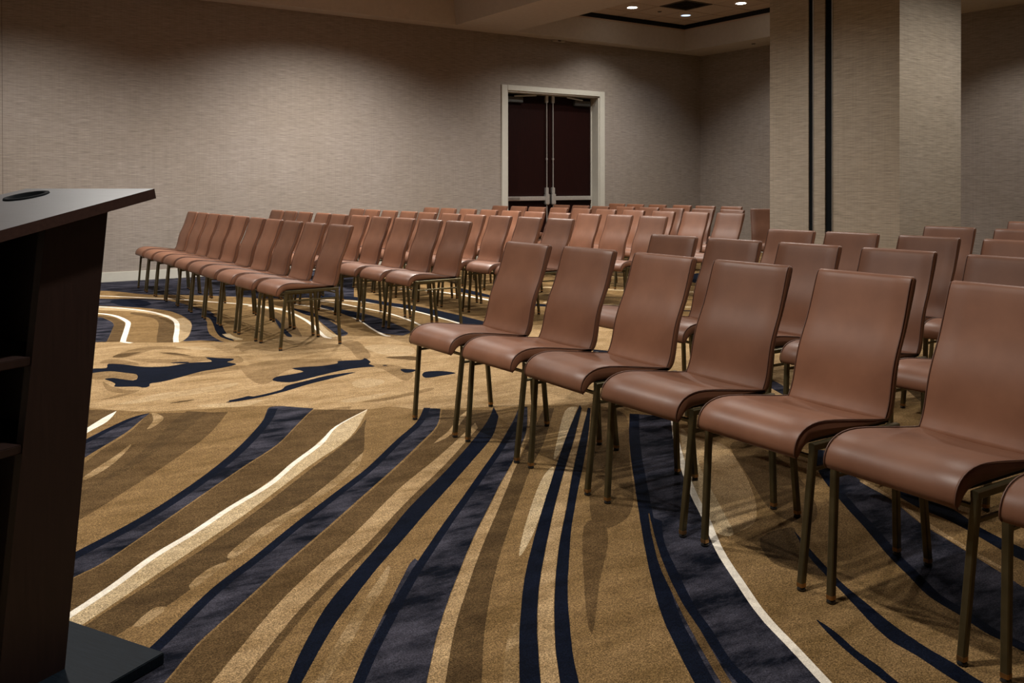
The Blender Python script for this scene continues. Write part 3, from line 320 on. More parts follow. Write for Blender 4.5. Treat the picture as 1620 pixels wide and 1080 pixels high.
('navy',[3.769,9.37,3.81,9.305,3.87,9.211,3.931,9.112,3.98,9.031,4.009,8.983,4.029,8.953,4.044,8.917,4.061,8.849,4.08,8.736,4.098,8.596,4.116,8.452,4.135,8.327,4.156,8.231,4.179,8.148,4.201,8.066,4.218,7.973,4.23,7.863,4.239,7.744,4.246,7.624,4.251,7.509,4.254,7.404,4.256,7.304,4.257,7.2,4.255,7.081,4.252,6.939,4.247,6.783,4.241,6.631,4.236,6.499,4.232,6.383,4.229,6.275,4.226,6.186,4.224,6.124,3.966,5.751,3.969,5.81,3.972,5.895,3.977,5.998,3.983,6.111,3.991,6.241,4.001,6.391,4.011,6.546,4.02,6.69,4.028,6.814,4.036,6.927,4.043,7.037,4.049,7.154,4.056,7.284,4.063,7.423,4.068,7.56,4.067,7.687,4.06,7.795,4.047,7.89,4.031,7.983,4.014,8.084,3.996,8.205,3.975,8.337,3.954,8.465,3.934,8.571,3.92,8.643,3.91,8.69,3.896,8.73,3.869,8.78,3.819,8.851,3.753,8.932,3.688,9.006,3.643,9.058]),
('cream',[4.808,9.347,4.823,9.321,4.844,9.286,4.869,9.241,4.895,9.187,4.921,9.123,4.949,9.05,4.978,8.968,5.008,8.877,5.035,8.781,5.057,8.681,5.073,8.578,5.084,8.47,5.093,8.36,5.099,8.248,5.103,8.134,5.105,8.01,5.103,7.874,5.1,7.744,5.096,7.634,5.094,7.559,5.044,7.56,5.046,7.636,5.05,7.746,5.053,7.875,5.055,8.01,5.053,8.133,5.049,8.245,5.043,8.357,5.035,8.466,5.023,8.572,5.008,8.672,4.987,8.769,4.96,8.863,4.931,8.951,4.902,9.033,4.875,9.105,4.85,9.166,4.824,9.218,4.8,9.261,4.78,9.296,4.765,9.323]),
('navy',[5.401,9.018,5.392,8.931,5.381,8.807,5.367,8.674,5.355,8.557,5.341,8.458,5.327,8.364,5.315,8.277,5.309,8.196,5.313,8.115,5.323,8.037,5.334,7.97,5.341,7.924,5.259,7.802,5.247,7.841,5.23,7.897,5.212,7.961,5.198,8.025,5.191,8.084,5.187,8.144,5.185,8.21,5.184,8.284,5.185,8.379,5.187,8.491,5.191,8.597,5.193,8.671]),
('navy',[5.239,7.473,5.261,7.44,5.293,7.393,5.329,7.338,5.361,7.278,5.391,7.205,5.421,7.121,5.448,7.044,5.466,6.991,5.352,6.845,5.337,6.9,5.314,6.98,5.287,7.066,5.258,7.137,5.221,7.189,5.179,7.233,5.139,7.267,5.112,7.292]),
('navy',[4.174,5.076,4.182,5.061,4.194,5.04,4.207,5.014,4.221,4.987,4.238,4.954,4.257,4.917,4.275,4.882,4.287,4.858,4.199,4.758,4.181,4.774,4.155,4.798,4.128,4.825,4.105,4.85,4.088,4.874,4.073,4.901,4.06,4.924,4.052,4.94]),
('brown',[10.307,14.007,10.383,13.831,10.488,13.585,10.608,13.305,10.734,13.025,10.855,12.776,10.97,12.555,11.086,12.34,11.205,12.134,11.329,11.94,11.463,11.758,11.599,11.593,11.738,11.441,11.887,11.297,12.056,11.154,12.253,11.005,12.498,10.859,12.789,10.719,13.101,10.569,13.401,10.394,13.656,10.181,13.846,9.928,13.988,9.653,14.105,9.364,14.22,9.07,14.354,8.775,14.527,8.443,14.721,8.076,14.91,7.72,15.071,7.419,15.181,7.211,15.093,7.164,14.982,7.372,14.822,7.673,14.632,8.029,14.438,8.397,14.265,8.731,14.128,9.031,14.012,9.327,13.897,9.611,13.761,9.875,13.584,10.112,13.344,10.312,13.054,10.481,12.746,10.629,12.451,10.771,12.197,10.921,11.994,11.075,11.82,11.223,11.666,11.371,11.524,11.527,11.384,11.697,11.247,11.883,11.119,12.082,10.998,12.291,10.882,12.508,10.766,12.731,10.644,12.982,10.517,13.264,10.396,13.545,10.291,13.792,10.216,13.968]),
('pale',[9.51,12.943,9.584,12.786,9.687,12.566,9.806,12.315,9.929,12.064,10.048,11.84,10.16,11.641,10.273,11.446,10.388,11.26,10.509,11.082,10.637,10.916,10.768,10.764,10.9,10.625,11.041,10.491,11.2,10.358,11.386,10.219,11.615,10.081,11.884,9.949,12.17,9.807,12.446,9.645,12.681,9.451,12.86,9.224,12.999,8.976,13.118,8.715,13.235,8.448,13.371,8.177,13.543,7.873,13.736,7.537,13.924,7.21,14.084,6.933,14.194,6.742,14.151,6.717,14.041,6.908,13.88,7.185,13.692,7.512,13.499,7.849,13.327,8.153,13.19,8.426,13.072,8.695,12.955,8.954,12.819,9.196,12.646,9.416,12.417,9.604,12.146,9.763,11.862,9.904,11.591,10.037,11.358,10.177,11.169,10.319,11.008,10.454,10.864,10.589,10.73,10.731,10.598,10.885,10.468,11.053,10.346,11.232,10.23,11.421,10.116,11.616,10.004,11.816,9.885,12.041,9.761,12.294,9.642,12.545,9.539,12.765,9.465,12.922]),
('navy',[9.006,12.254,9.079,12.108,9.18,11.905,9.297,11.673,9.418,11.44,9.534,11.233,9.644,11.047,9.754,10.867,9.866,10.693,9.983,10.527,10.107,10.372,10.233,10.23,10.359,10.099,10.495,9.973,10.647,9.847,10.823,9.716,11.039,9.585,11.294,9.457,11.564,9.322,11.825,9.167,12.051,8.983,12.225,8.769,12.363,8.537,12.481,8.293,12.6,8.042,12.735,7.788,12.905,7.503,13.096,7.187,13.283,6.879,13.442,6.618,13.552,6.438,13.5,6.407,13.391,6.587,13.232,6.848,13.045,7.156,12.854,7.473,12.683,7.759,12.546,8.015,12.427,8.267,12.31,8.508,12.176,8.735,12.008,8.94,11.791,9.117,11.535,9.269,11.267,9.404,11.01,9.532,10.79,9.666,10.61,9.8,10.455,9.928,10.317,10.056,10.189,10.189,10.061,10.333,9.935,10.491,9.817,10.659,9.703,10.835,9.592,11.017,9.482,11.203,9.366,11.412,9.243,11.646,9.126,11.878,9.025,12.082,8.952,12.227]),
('brown',[8.504,11.549,8.575,11.415,8.674,11.229,8.788,11.016,8.907,10.802,9.019,10.612,9.126,10.441,9.232,10.275,9.341,10.114,9.453,9.962,9.571,9.819,9.691,9.687,9.811,9.566,9.938,9.449,10.082,9.332,10.247,9.209,10.449,9.086,10.687,8.965,10.941,8.835,11.19,8.686,11.408,8.51,11.579,8.307,11.716,8.088,11.836,7.86,11.954,7.628,12.088,7.393,12.255,7.127,12.443,6.831,12.628,6.544,12.785,6.299,12.893,6.13,12.792,6.065,12.684,6.234,12.527,6.479,12.342,6.767,12.153,7.063,11.985,7.331,11.848,7.571,11.729,7.805,11.612,8.028,11.482,8.236,11.324,8.424,11.121,8.588,10.883,8.73,10.632,8.858,10.39,8.981,10.18,9.109,10.008,9.237,9.86,9.358,9.728,9.479,9.604,9.605,9.48,9.74,9.358,9.888,9.243,10.045,9.132,10.209,9.024,10.377,8.917,10.55,8.803,10.743,8.683,10.958,8.568,11.172,8.469,11.359,8.398,11.492]),
('navy',[7.592,10.326,7.659,10.212,7.753,10.052,7.862,9.87,7.975,9.686,8.082,9.521,8.183,9.373,8.283,9.228,8.386,9.088,8.491,8.954,8.602,8.828,8.713,8.711,8.824,8.603,8.941,8.499,9.072,8.394,9.223,8.283,9.406,8.17,9.618,8.059,9.844,7.94,10.065,7.806,10.26,7.651,10.418,7.475,10.548,7.285,10.664,7.087,10.781,6.883,10.913,6.676,11.074,6.442,11.257,6.18,11.435,5.925,11.587,5.708,11.693,5.558,11.635,5.518,11.53,5.668,11.378,5.885,11.199,6.14,11.017,6.402,10.854,6.637,10.721,6.847,10.604,7.052,10.489,7.248,10.363,7.432,10.212,7.6,10.025,7.749,9.81,7.879,9.586,7.997,9.371,8.109,9.184,8.225,9.03,8.338,8.896,8.446,8.776,8.552,8.663,8.662,8.55,8.781,8.437,8.91,8.33,9.046,8.226,9.187,8.125,9.333,8.024,9.482,7.916,9.648,7.802,9.833,7.693,10.017,7.599,10.177,7.531,10.29]),
('pale',[7.213,9.811,7.279,9.705,7.371,9.556,7.477,9.386,7.587,9.214,7.691,9.06,7.788,8.922,7.886,8.786,7.986,8.655,8.088,8.529,8.194,8.41,8.301,8.3,8.408,8.198,8.52,8.1,8.646,8,8.789,7.894,8.963,7.787,9.165,7.679,9.379,7.565,9.589,7.437,9.776,7.29,9.928,7.124,10.055,6.946,10.17,6.759,10.286,6.568,10.415,6.372,10.573,6.151,10.752,5.904,10.927,5.663,11.077,5.458,11.18,5.315,11.124,5.274,11.02,5.416,10.871,5.622,10.696,5.863,10.517,6.11,10.357,6.333,10.226,6.53,10.11,6.723,9.997,6.907,9.873,7.08,9.728,7.239,9.549,7.38,9.345,7.504,9.132,7.618,8.928,7.726,8.751,7.836,8.603,7.944,8.475,8.046,8.36,8.147,8.252,8.251,8.143,8.363,8.034,8.484,7.931,8.612,7.83,8.744,7.731,8.881,7.633,9.02,7.528,9.176,7.418,9.349,7.311,9.519,7.22,9.668,7.154,9.775]),
('brown',[6.71,9.113,6.773,9.017,6.861,8.883,6.963,8.729,7.068,8.574,7.167,8.435,7.26,8.309,7.354,8.186,7.448,8.067,7.544,7.954,7.644,7.846,7.745,7.745,7.844,7.652,7.949,7.562,8.066,7.47,8.199,7.372,8.359,7.273,8.545,7.172,8.743,7.065,8.94,6.944,9.117,6.806,9.264,6.651,9.388,6.486,9.5,6.315,9.613,6.14,9.738,5.962,9.892,5.759,10.065,5.532,10.235,5.31,10.38,5.121,10.48,4.99,10.385,4.917,10.285,5.048,10.139,5.237,9.97,5.459,9.796,5.687,9.641,5.891,9.514,6.073,9.4,6.249,9.29,6.417,9.172,6.573,9.036,6.717,8.871,6.846,8.683,6.961,8.487,7.067,8.299,7.169,8.132,7.273,7.993,7.374,7.873,7.469,7.764,7.563,7.661,7.659,7.558,7.762,7.454,7.874,7.355,7.991,7.259,8.113,7.164,8.237,7.07,8.364,6.97,8.506,6.863,8.662,6.761,8.817,6.673,8.951,6.61,9.047]),
('pale',[6.287,8.544,6.348,8.456,6.433,8.333,6.531,8.192,6.632,8.05,6.728,7.921,6.817,7.806,6.907,7.692,6.997,7.582,7.09,7.476,7.185,7.376,7.281,7.282,7.376,7.195,7.475,7.11,7.586,7.024,7.712,6.932,7.862,6.838,8.037,6.743,8.222,6.64,8.406,6.527,8.572,6.398,8.712,6.255,8.831,6.103,8.941,5.945,9.051,5.782,9.173,5.617,9.322,5.428,9.49,5.216,9.655,5.009,9.796,4.832,9.894,4.71,9.816,4.647,9.718,4.77,9.577,4.947,9.412,5.154,9.244,5.366,9.094,5.556,8.97,5.725,8.858,5.888,8.751,6.043,8.636,6.189,8.506,6.324,8.349,6.445,8.172,6.554,7.988,6.655,7.812,6.752,7.656,6.849,7.526,6.944,7.412,7.033,7.31,7.12,7.212,7.21,7.114,7.305,7.016,7.409,6.921,7.517,6.829,7.629,6.738,7.744,6.648,7.861,6.551,7.991,6.449,8.135,6.351,8.276,6.266,8.4,6.205,8.487]),
('brown',[5.869,7.966,5.928,7.887,6.008,7.775,6.102,7.646,6.199,7.517,6.29,7.4,6.375,7.295,6.46,7.191,6.546,7.09,6.633,6.994,6.723,6.902,6.813,6.816,6.902,6.736,6.995,6.658,7.098,6.578,7.215,6.493,7.354,6.406,7.516,6.316,7.688,6.22,7.861,6.113,8.018,5.991,8.152,5.858,8.268,5.716,8.375,5.571,8.482,5.422,8.599,5.27,8.743,5.096,8.904,4.9,9.064,4.709,9.2,4.545,9.294,4.432,9.187,4.342,9.092,4.456,8.956,4.619,8.797,4.811,8.635,5.006,8.49,5.182,8.37,5.338,8.261,5.488,8.157,5.631,8.049,5.764,7.926,5.886,7.781,5.997,7.617,6.099,7.447,6.194,7.283,6.285,7.137,6.377,7.014,6.466,6.907,6.549,6.81,6.63,6.718,6.713,6.625,6.802,6.531,6.898,6.441,6.998,6.353,7.101,6.266,7.206,6.18,7.313,6.087,7.432,5.989,7.563,5.895,7.692,5.814,7.804,5.756,7.884]),
('pale',[5.471,7.438,5.527,7.365,5.604,7.263,5.694,7.145,5.787,7.026,5.874,6.919,5.955,6.821,6.037,6.726,6.119,6.633,6.203,6.543,6.289,6.457,6.374,6.377,6.459,6.302,6.548,6.229,6.645,6.154,6.756,6.074,6.888,5.991,7.039,5.905,7.2,5.815,7.359,5.715,7.505,5.603,7.631,5.481,7.741,5.352,7.844,5.218,7.948,5.08,8.062,4.938,8.2,4.776,8.356,4.595,8.509,4.417,8.641,4.264,8.732,4.159,8.664,4.1,8.573,4.206,8.441,4.358,8.288,4.536,8.132,4.718,7.992,4.881,7.877,5.024,7.772,5.163,7.671,5.295,7.565,5.419,7.447,5.535,7.308,5.641,7.154,5.737,6.994,5.827,6.842,5.913,6.706,5.999,6.591,6.082,6.491,6.158,6.401,6.234,6.314,6.31,6.226,6.392,6.138,6.48,6.052,6.572,5.969,6.667,5.886,6.763,5.804,6.861,5.716,6.97,5.623,7.09,5.533,7.208,5.455,7.311,5.4,7.384]),
('navy',[5.288,7.197,5.343,7.127,5.418,7.028,5.506,6.915,5.597,6.801,5.682,6.697,5.762,6.604,5.842,6.512,5.923,6.422,6.004,6.335,6.089,6.252,6.173,6.174,6.255,6.102,6.342,6.031,6.437,5.958,6.545,5.88,6.673,5.799,6.82,5.715,6.975,5.627,7.129,5.531,7.27,5.424,7.391,5.307,7.498,5.183,7.599,5.054,7.702,4.921,7.814,4.784,7.95,4.628,8.103,4.453,8.254,4.281,8.383,4.133,8.473,4.031,8.428,3.992,8.338,4.094,8.209,4.241,8.058,4.413,7.905,4.589,7.768,4.746,7.655,4.884,7.552,5.017,7.452,5.145,7.348,5.265,7.231,5.378,7.095,5.482,6.944,5.576,6.79,5.663,6.643,5.747,6.512,5.83,6.401,5.91,6.305,5.984,6.217,6.056,6.132,6.13,6.047,6.209,5.962,6.293,5.878,6.381,5.797,6.472,5.717,6.565,5.636,6.659,5.55,6.763,5.459,6.878,5.371,6.992,5.295,7.09,5.241,7.16]),
('navy',[8.6,8.476,8.697,8.546,8.793,8.604,8.876,8.643,8.931,8.659,8.958,8.652,8.964,8.622,8.938,8.569,8.873,8.488,8.747,8.361,8.577,8.2,8.406,8.047,8.275,7.937,8.183,7.875,8.111,7.84,8.061,7.828,8.038,7.836,8.047,7.869,8.084,7.926,8.14,7.998,8.207,8.077,8.289,8.169,8.391,8.277,8.499,8.385]),
('brown',[0.46,5.242,0.514,5.333,0.582,5.342,0.65,5.314,0.706,5.296,0.744,5.293,0.771,5.283,0.793,5.268,0.819,5.251,0.85,5.229,0.884,5.203,0.915,5.177,0.936,5.156,0.949,5.153,0.937,5.129,0.907,5.066,0.866,4.982,0.812,4.886,0.745,4.783,0.648,4.639,0.534,4.474,0.437,4.355,0.38,4.334,0.366,4.463,0.381,4.714,0.417,5.013]),
('cream',[0.942,5.139,0.928,5.122,0.91,5.099,0.888,5.07,0.865,5.037,0.841,5.002,0.816,4.962,0.789,4.919,0.759,4.87,0.727,4.817,0.694,4.762,0.657,4.701,0.617,4.632,0.566,4.545,0.509,4.447,0.458,4.361,0.425,4.303,0.415,4.207,0.448,4.264,0.498,4.35,0.553,4.446,0.603,4.532,0.643,4.6,0.678,4.661,0.711,4.716,0.743,4.768,0.774,4.814,0.804,4.853,0.832,4.89,0.858,4.931,0.882,4.981,0.905,5.036,0.924,5.086,0.937,5.122]),
('brown',[1.069,4.985,1.041,4.923,1.002,4.837,0.959,4.745,0.916,4.664,0.873,4.596,0.827,4.531,0.784,4.472,0.747,4.419,0.719,4.373,0.697,4.334,0.675,4.296,0.652,4.254,0.627,4.21,0.601,4.166,0.573,4.118,0.54,4.062,0.497,3.989,0.447,3.907,0.403,3.834,0.373,3.786,0.33,3.355,0.365,3.387,0.417,3.436,0.478,3.492,0.534,3.549,0.584,3.603,0.632,3.659,0.681,3.717,0.732,3.779,0.787,3.844,0.845,3.913,0.905,3.985,0.965,4.06,1.026,4.135,1.088,4.213,1.149,4.294,1.208,4.38,1.269,4.481,1.33,4.594,1.385,4.7,1.426,4.778]),
('tan',[1.423,4.767,1.383,4.692,1.329,4.589,1.268,4.479,1.208,4.38,1.149,4.295,1.088,4.214,1.026,4.136,0.965,4.06,0.905,3.985,0.845,3.913,0.787,3.844,0.732,3.779,0.681,3.717,0.632,3.659,0.584,3.603,0.534,3.549,0.478,3.492,0.417,3.436,0.365,3.387,0.33,3.355,0.302,3.071,0.327,3.097,0.363,3.134,0.411,3.181,0.467,3.235,0.542,3.302,0.636,3.384,0.736,3.473,0.826,3.556,0.895,3.626,0.95,3.688,0.999,3.746,1.05,3.81,1.105,3.879,1.16,3.949,1.214,4.024,1.272,4.105,1.337,4.203,1.41,4.316,1.478,4.425,1.528,4.504]),
('dkbrown',[1.25,4.919,1.228,4.888,1.199,4.845,1.163,4.79,1.124,4.723,1.079,4.639,1.03,4.543,0.981,4.447,0.935,4.362,0.894,4.291,0.856,4.227,0.817,4.166,0.775,4.104,0.728,4.042,0.68,3.982,0.63,3.922,0.582,3.864,0.531,3.801,0.477,3.735,0.431,3.679,0.4,3.641,0.391,3.558,0.421,3.6,0.468,3.663,0.521,3.734,0.573,3.8,0.619,3.855,0.666,3.908,0.712,3.96,0.757,4.012,0.8,4.063,0.84,4.112,0.881,4.163,0.927,4.223,0.98,4.297,1.039,4.381,1.1,4.47,1.157,4.554,1.209,4.636,1.26,4.717,1.304,4.788,1.336,4.84]),
('slate',[1.077,4.993,1.061,4.987,1.038,4.98,1.012,4.969,0.986,4.953,0.961,4.933,0.937,4.908,0.91,4.879,0.879,4.845,0.843,4.803,0.803,4.757,0.763,4.708,0.726,4.66,0.693,4.617,0.663,4.574,0.632,4.528,0.596,4.475,0.548,4.405,0.495,4.326,0.447,4.255,0.415,4.207,0.386,3.911,0.435,3.986,0.511,4.102,0.596,4.231,0.664,4.335,0.702,4.391,0.722,4.418,0.734,4.435,0.754,4.462,0.786,4.506,0.822,4.555,0.858,4.606,0.891,4.654,0.918,4.698,0.941,4.739,0.962,4.779,0.984,4.82,1.008,4.864,1.034,4.911,1.057,4.953,1.073,4.982]),
('navy',[1.077,4.991,1.067,4.981,1.052,4.969,1.036,4.956,1.02,4.942,1.007,4.925,0.99,4.911,0.971,4.894,0.952,4.874,0.93,4.85,0.906,4.822,0.877,4.788,0.846,4.75,0.814,4.709,0.782,4.668,0.752,4.63,0.726,4.595,0.702,4.564,0.679,4.532,0.654,4.497,0.625,4.455,0.588,4.401,0.545,4.338,0.503,4.276,0.468,4.224,0.444,4.188,0.415,4.207,0.439,4.243,0.474,4.296,0.516,4.358,0.559,4.421,0.596,4.475,0.625,4.517,0.651,4.553,0.674,4.585,0.698,4.617,0.724,4.651,0.754,4.69,0.786,4.73,0.819,4.771,0.85,4.81,0.879,4.845,0.904,4.873,0.926,4.898,0.947,4.919,0.966,4.937,0.986,4.953,1.007,4.967,1.028,4.977,1.047,4.984,1.064,4.989,1.076,4.994]),
('mix',[0.87,4.432,0.857,4.411,0.835,4.375,0.807,4.329,0.776,4.281,0.737,4.226,0.692,4.164,0.651,4.107,0.623,4.065,0.608,4.035,0.602,4.014,0.613,4.004,0.633,4.021,0.663,4.052,0.697,4.092,0.729,4.136,0.76,4.186,0.791,4.245,0.821,4.304,0.844,4.352,0.86,4.388,0.871,4.416,0.875,4.432]),
('mix',[0.994,4.667,1.003,4.691,1.021,4.733,1.043,4.781,1.06,4.828,1.07,4.876,1.078,4.931,1.084,4.976,1.091,4.996,1.1,4.982,1.11,4.943,1.117,4.894,1.116,4.851,1.105,4.814,1.086,4.777,1.066,4.743,1.048,4.716,1.031,4.693,1.013,4.673,0.999,4.663]),
('slate',[1.707,4.738,1.695,4.744,1.678,4.754,1.659,4.759,1.64,4.75,1.622,4.724,1.605,4.686,1.586,4.643,1.568,4.602,1.552,4.567,1.538,4.536,1.518,4.497,1.487,4.442,1.441,4.367,1.386,4.279,1.328,4.189,1.272,4.105,1.217,4.027,1.162,3.952,1.106,3.88,1.05,3.81,0.993,3.741,0.934,3.674,0.878,3.612,0.826,3.556,0.781,3.509,0.74,3.468,0.699,3.429,0.656,3.39,0.61,3.351,0.564,3.313,0.516,3.274,0.467,3.235,0.412,3.19,0.353,3.142,0.302,3.101,0.268,3.073,0.251,2.886,0.284,2.912,0.334,2.951,0.388,2.993,0.434,3.028,0.462,3.048,0.481,3.059,0.498,3.07,0.521,3.089,0.552,3.12,0.59,3.158,0.629,3.2,0.668,3.241,0.705,3.28,0.741,3.319,0.778,3.359,0.817,3.401,0.857,3.444,0.899,3.489,0.942,3.535,0.988,3.584,1.038,3.637,1.091,3.693,1.146,3.751,1.202,3.81,1.259,3.867,1.318,3.924,1.376,3.983,1.432,4.044,1.485,4.111,1.536,4.183,1.584,4.253,1.628,4.315,1.664,4.366,1.694,4.408,1.72,4.444,1.745,4.479,1.771,4.513,1.795,4.545,1.816,4.572,1.83,4.591]),
('navy',[1.671,4.703,1.652,4.665,1.627,4.613,1.597,4.551,1.563,4.485,1.526,4.42,1.486,4.353,1.443,4.284,1.399,4.214,1.353,4.145,1.309,4.079,1.264,4.016,1.22,3.955,1.175,3.896,1.13,3.838,1.085,3.781,1.039,3.726,0.991,3.671,0.945,3.618,0.9,3.569,0.859,3.525,0.822,3.487,0.788,3.452,0.755,3.42,0.721,3.389,0.686,3.357,0.649,3.324,0.611,3.293,0.573,3.262,0.535,3.232,0.496,3.2,0.452,3.165,0.405,3.126,0.36,3.09,0.322,3.059,0.296,3.038,0.268,3.073,0.293,3.094,0.331,3.125,0.376,3.161,0.424,3.2,0.467,3.235,0.506,3.267,0.545,3.297,0.582,3.328,0.62,3.359,0.656,3.39,0.691,3.422,0.724,3.453,0.756,3.484,0.79,3.518,0.826,3.556,0.867,3.6,0.911,3.648,0.957,3.7,1.004,3.755,1.05,3.81,1.095,3.865,1.139,3.923,1.184,3.982,1.228,4.043,1.272,4.105,1.316,4.17,1.361,4.238,1.405,4.308,1.448,4.376,1.487,4.442,1.523,4.507,1.556,4.571,1.586,4.632,1.611,4.684,1.63,4.723]),
('brown',[1.817,4.56,1.803,4.542,1.784,4.517,1.761,4.487,1.736,4.454,1.711,4.42,1.685,4.384,1.655,4.342,1.619,4.292,1.576,4.23,1.528,4.161,1.478,4.09,1.425,4.024,1.369,3.963,1.311,3.905,1.253,3.849,1.196,3.792,1.141,3.735,1.086,3.677,1.033,3.622,0.984,3.569,0.938,3.521,0.895,3.474,0.854,3.43,0.814,3.387,0.775,3.346,0.738,3.306,0.702,3.268,0.666,3.229,0.627,3.188,0.588,3.147,0.551,3.109,0.519,3.078,0.496,3.06,0.479,3.048,0.46,3.037,0.432,3.018,0.387,2.986,0.333,2.946,0.284,2.91,0.251,2.886,0.228,2.631,0.255,2.654,0.296,2.689,0.342,2.729,0.385,2.767,0.421,2.8,0.455,2.832,0.489,2.864,0.524,2.897,0.559,2.934,0.594,2.972,0.63,3.011,0.667,3.048,0.705,3.081,0.743,3.111,0.782,3.142,0.822,3.176,0.866,3.216,0.911,3.259,0.959,3.304,1.008,3.349,1.058,3.391,1.11,3.432,1.163,3.475,1.214,3.521,1.262,3.571,1.309,3.625,1.355,3.681,1.403,3.736,1.453,3.789,1.505,3.841,1.557,3.894,1.607,3.948,1.651,4.005,1.692,4.062,1.733,4.121,1.783,4.179,1.849,4.241,1.927,4.306,2.001,4.366,2.055,4.409]),
('pale',[2.057,4.407,2.01,4.371,1.945,4.323,1.867,4.26,1.783,4.179,1.693,4.078,1.598,3.963,1.501,3.846,1.403,3.736,1.302,3.632,1.201,3.532,1.102,3.437,1.008,3.349,0.918,3.268,0.831,3.193,0.747,3.12,0.667,3.048,0.589,2.971,0.512,2.894,0.443,2.824,0.385,2.767,0.334,2.721,0.289,2.682,0.253,2.651,0.228,2.631,0.25,2.555,0.277,2.578,0.316,2.611,0.365,2.653,0.418,2.699,0.478,2.752,0.548,2.815,0.624,2.884,0.701,2.953,0.777,3.021,0.854,3.09,0.936,3.163,1.022,3.243,1.12,3.339,1.228,3.447,1.34,3.56,1.444,3.664,1.534,3.747,1.61,3.813,1.68,3.877,1.751,3.952,1.83,4.054,1.912,4.175,1.987,4.292,2.043,4.377]),
('dkbrown',[2.04,4.339,2.029,4.317,2.014,4.293,1.984,4.25,1.937,4.185,1.879,4.104,1.813,4.016,1.742,3.932,1.671,3.856,1.597,3.782,1.516,3.704,1.425,3.614,1.32,3.508,1.21,3.395,1.103,3.287,1.007,3.193,0.921,3.114,0.842,3.043,0.766,2.977,0.691,2.914,0.615,2.849,0.54,2.786,0.472,2.73,0.416,2.683,0.37,2.644,0.331,2.61,0.301,2.583,0.28,2.565,0.32,2.421,0.344,2.446,0.379,2.484,0.421,2.527,0.463,2.565,0.502,2.594,0.542,2.617,0.585,2.643,0.635,2.679,0.697,2.732,0.769,2.797,0.847,2.871,0.928,2.944,1.009,3.015,1.093,3.087,1.18,3.162,1.265,3.237,1.349,3.31,1.431,3.38,1.512,3.455,1.592,3.54,1.674,3.646,1.757,3.767,1.836,3.893,1.905,4.009,1.957,4.109,1.995,4.198,2.021,4.272,2.041,4.326]),
('mix',[0.873,2.931,0.902,2.964,0.947,3.009,1,3.058,1.051,3.104,1.099,3.141,1.148,3.174,1.198,3.209,1.249,3.248,1.303,3.294,1.358,3.345,1.416,3.4,1.474,3.457,1.538,3.524,1.608,3.6,1.674,3.67,1.723,3.72,1.755,3.744,1.774,3.749,1.774,3.734,1.752,3.7,1.703,3.642,1.634,3.563,1.558,3.481,1.487,3.409,1.422,3.349,1.358,3.294,1.296,3.241,1.237,3.19,1.182,3.139,1.129,3.089,1.079,3.042,1.035,3.002,0.993,2.966,0.953,2.933,0.919,2.907,0.894,2.892,0.877,2.889,0.865,2.895,0.863,2.91]),
('mix',[0.709,2.77,0.722,2.788,0.741,2.811,0.764,2.833,0.784,2.85,0.806,2.862,0.828,2.872,0.847,2.875,0.849,2.854,0.834,2.827,0.814,2.799,0.795,2.775,0.775,2.757,0.753,2.739,0.733,2.727,0.719,2.721,0.705,2.737,0.704,2.753]),
('mix',[0.515,2.598,0.525,2.614,0.545,2.638,0.567,2.661,0.585,2.676,0.598,2.679,0.616,2.666,0.605,2.639,0.588,2.619,0.568,2.601,0.553,2.589,0.539,2.584,0.526,2.585]),
('tan',[2.006,4.298,2.09,4.377,2.138,4.35,2.177,4.311,2.225,4.289,2.265,4.254,2.277,4.208,2.254,4.152,2.205,4.087,2.144,4.017,2.076,3.945,1.997,3.87,1.913,3.788,1.819,3.692,1.722,3.592,1.637,3.509,1.571,3.451,1.513,3.405,1.453,3.356,1.391,3.303,1.328,3.248,1.253,3.18,1.16,3.093,1.061,3,0.97,2.915,0.891,2.845,0.818,2.781,0.747,2.713,0.67,2.626,0.598,2.54,0.543,2.486,0.503,2.473,0.476,2.486,0.472,2.511,0.503,2.547,0.561,2.6,0.631,2.663,0.714,2.738,0.815,2.829,0.921,2.923,1.028,3.016,1.14,3.111,1.255,3.211,1.372,3.303,1.491,3.397,1.61,3.528,1.739,3.756,1.879,4.054]),
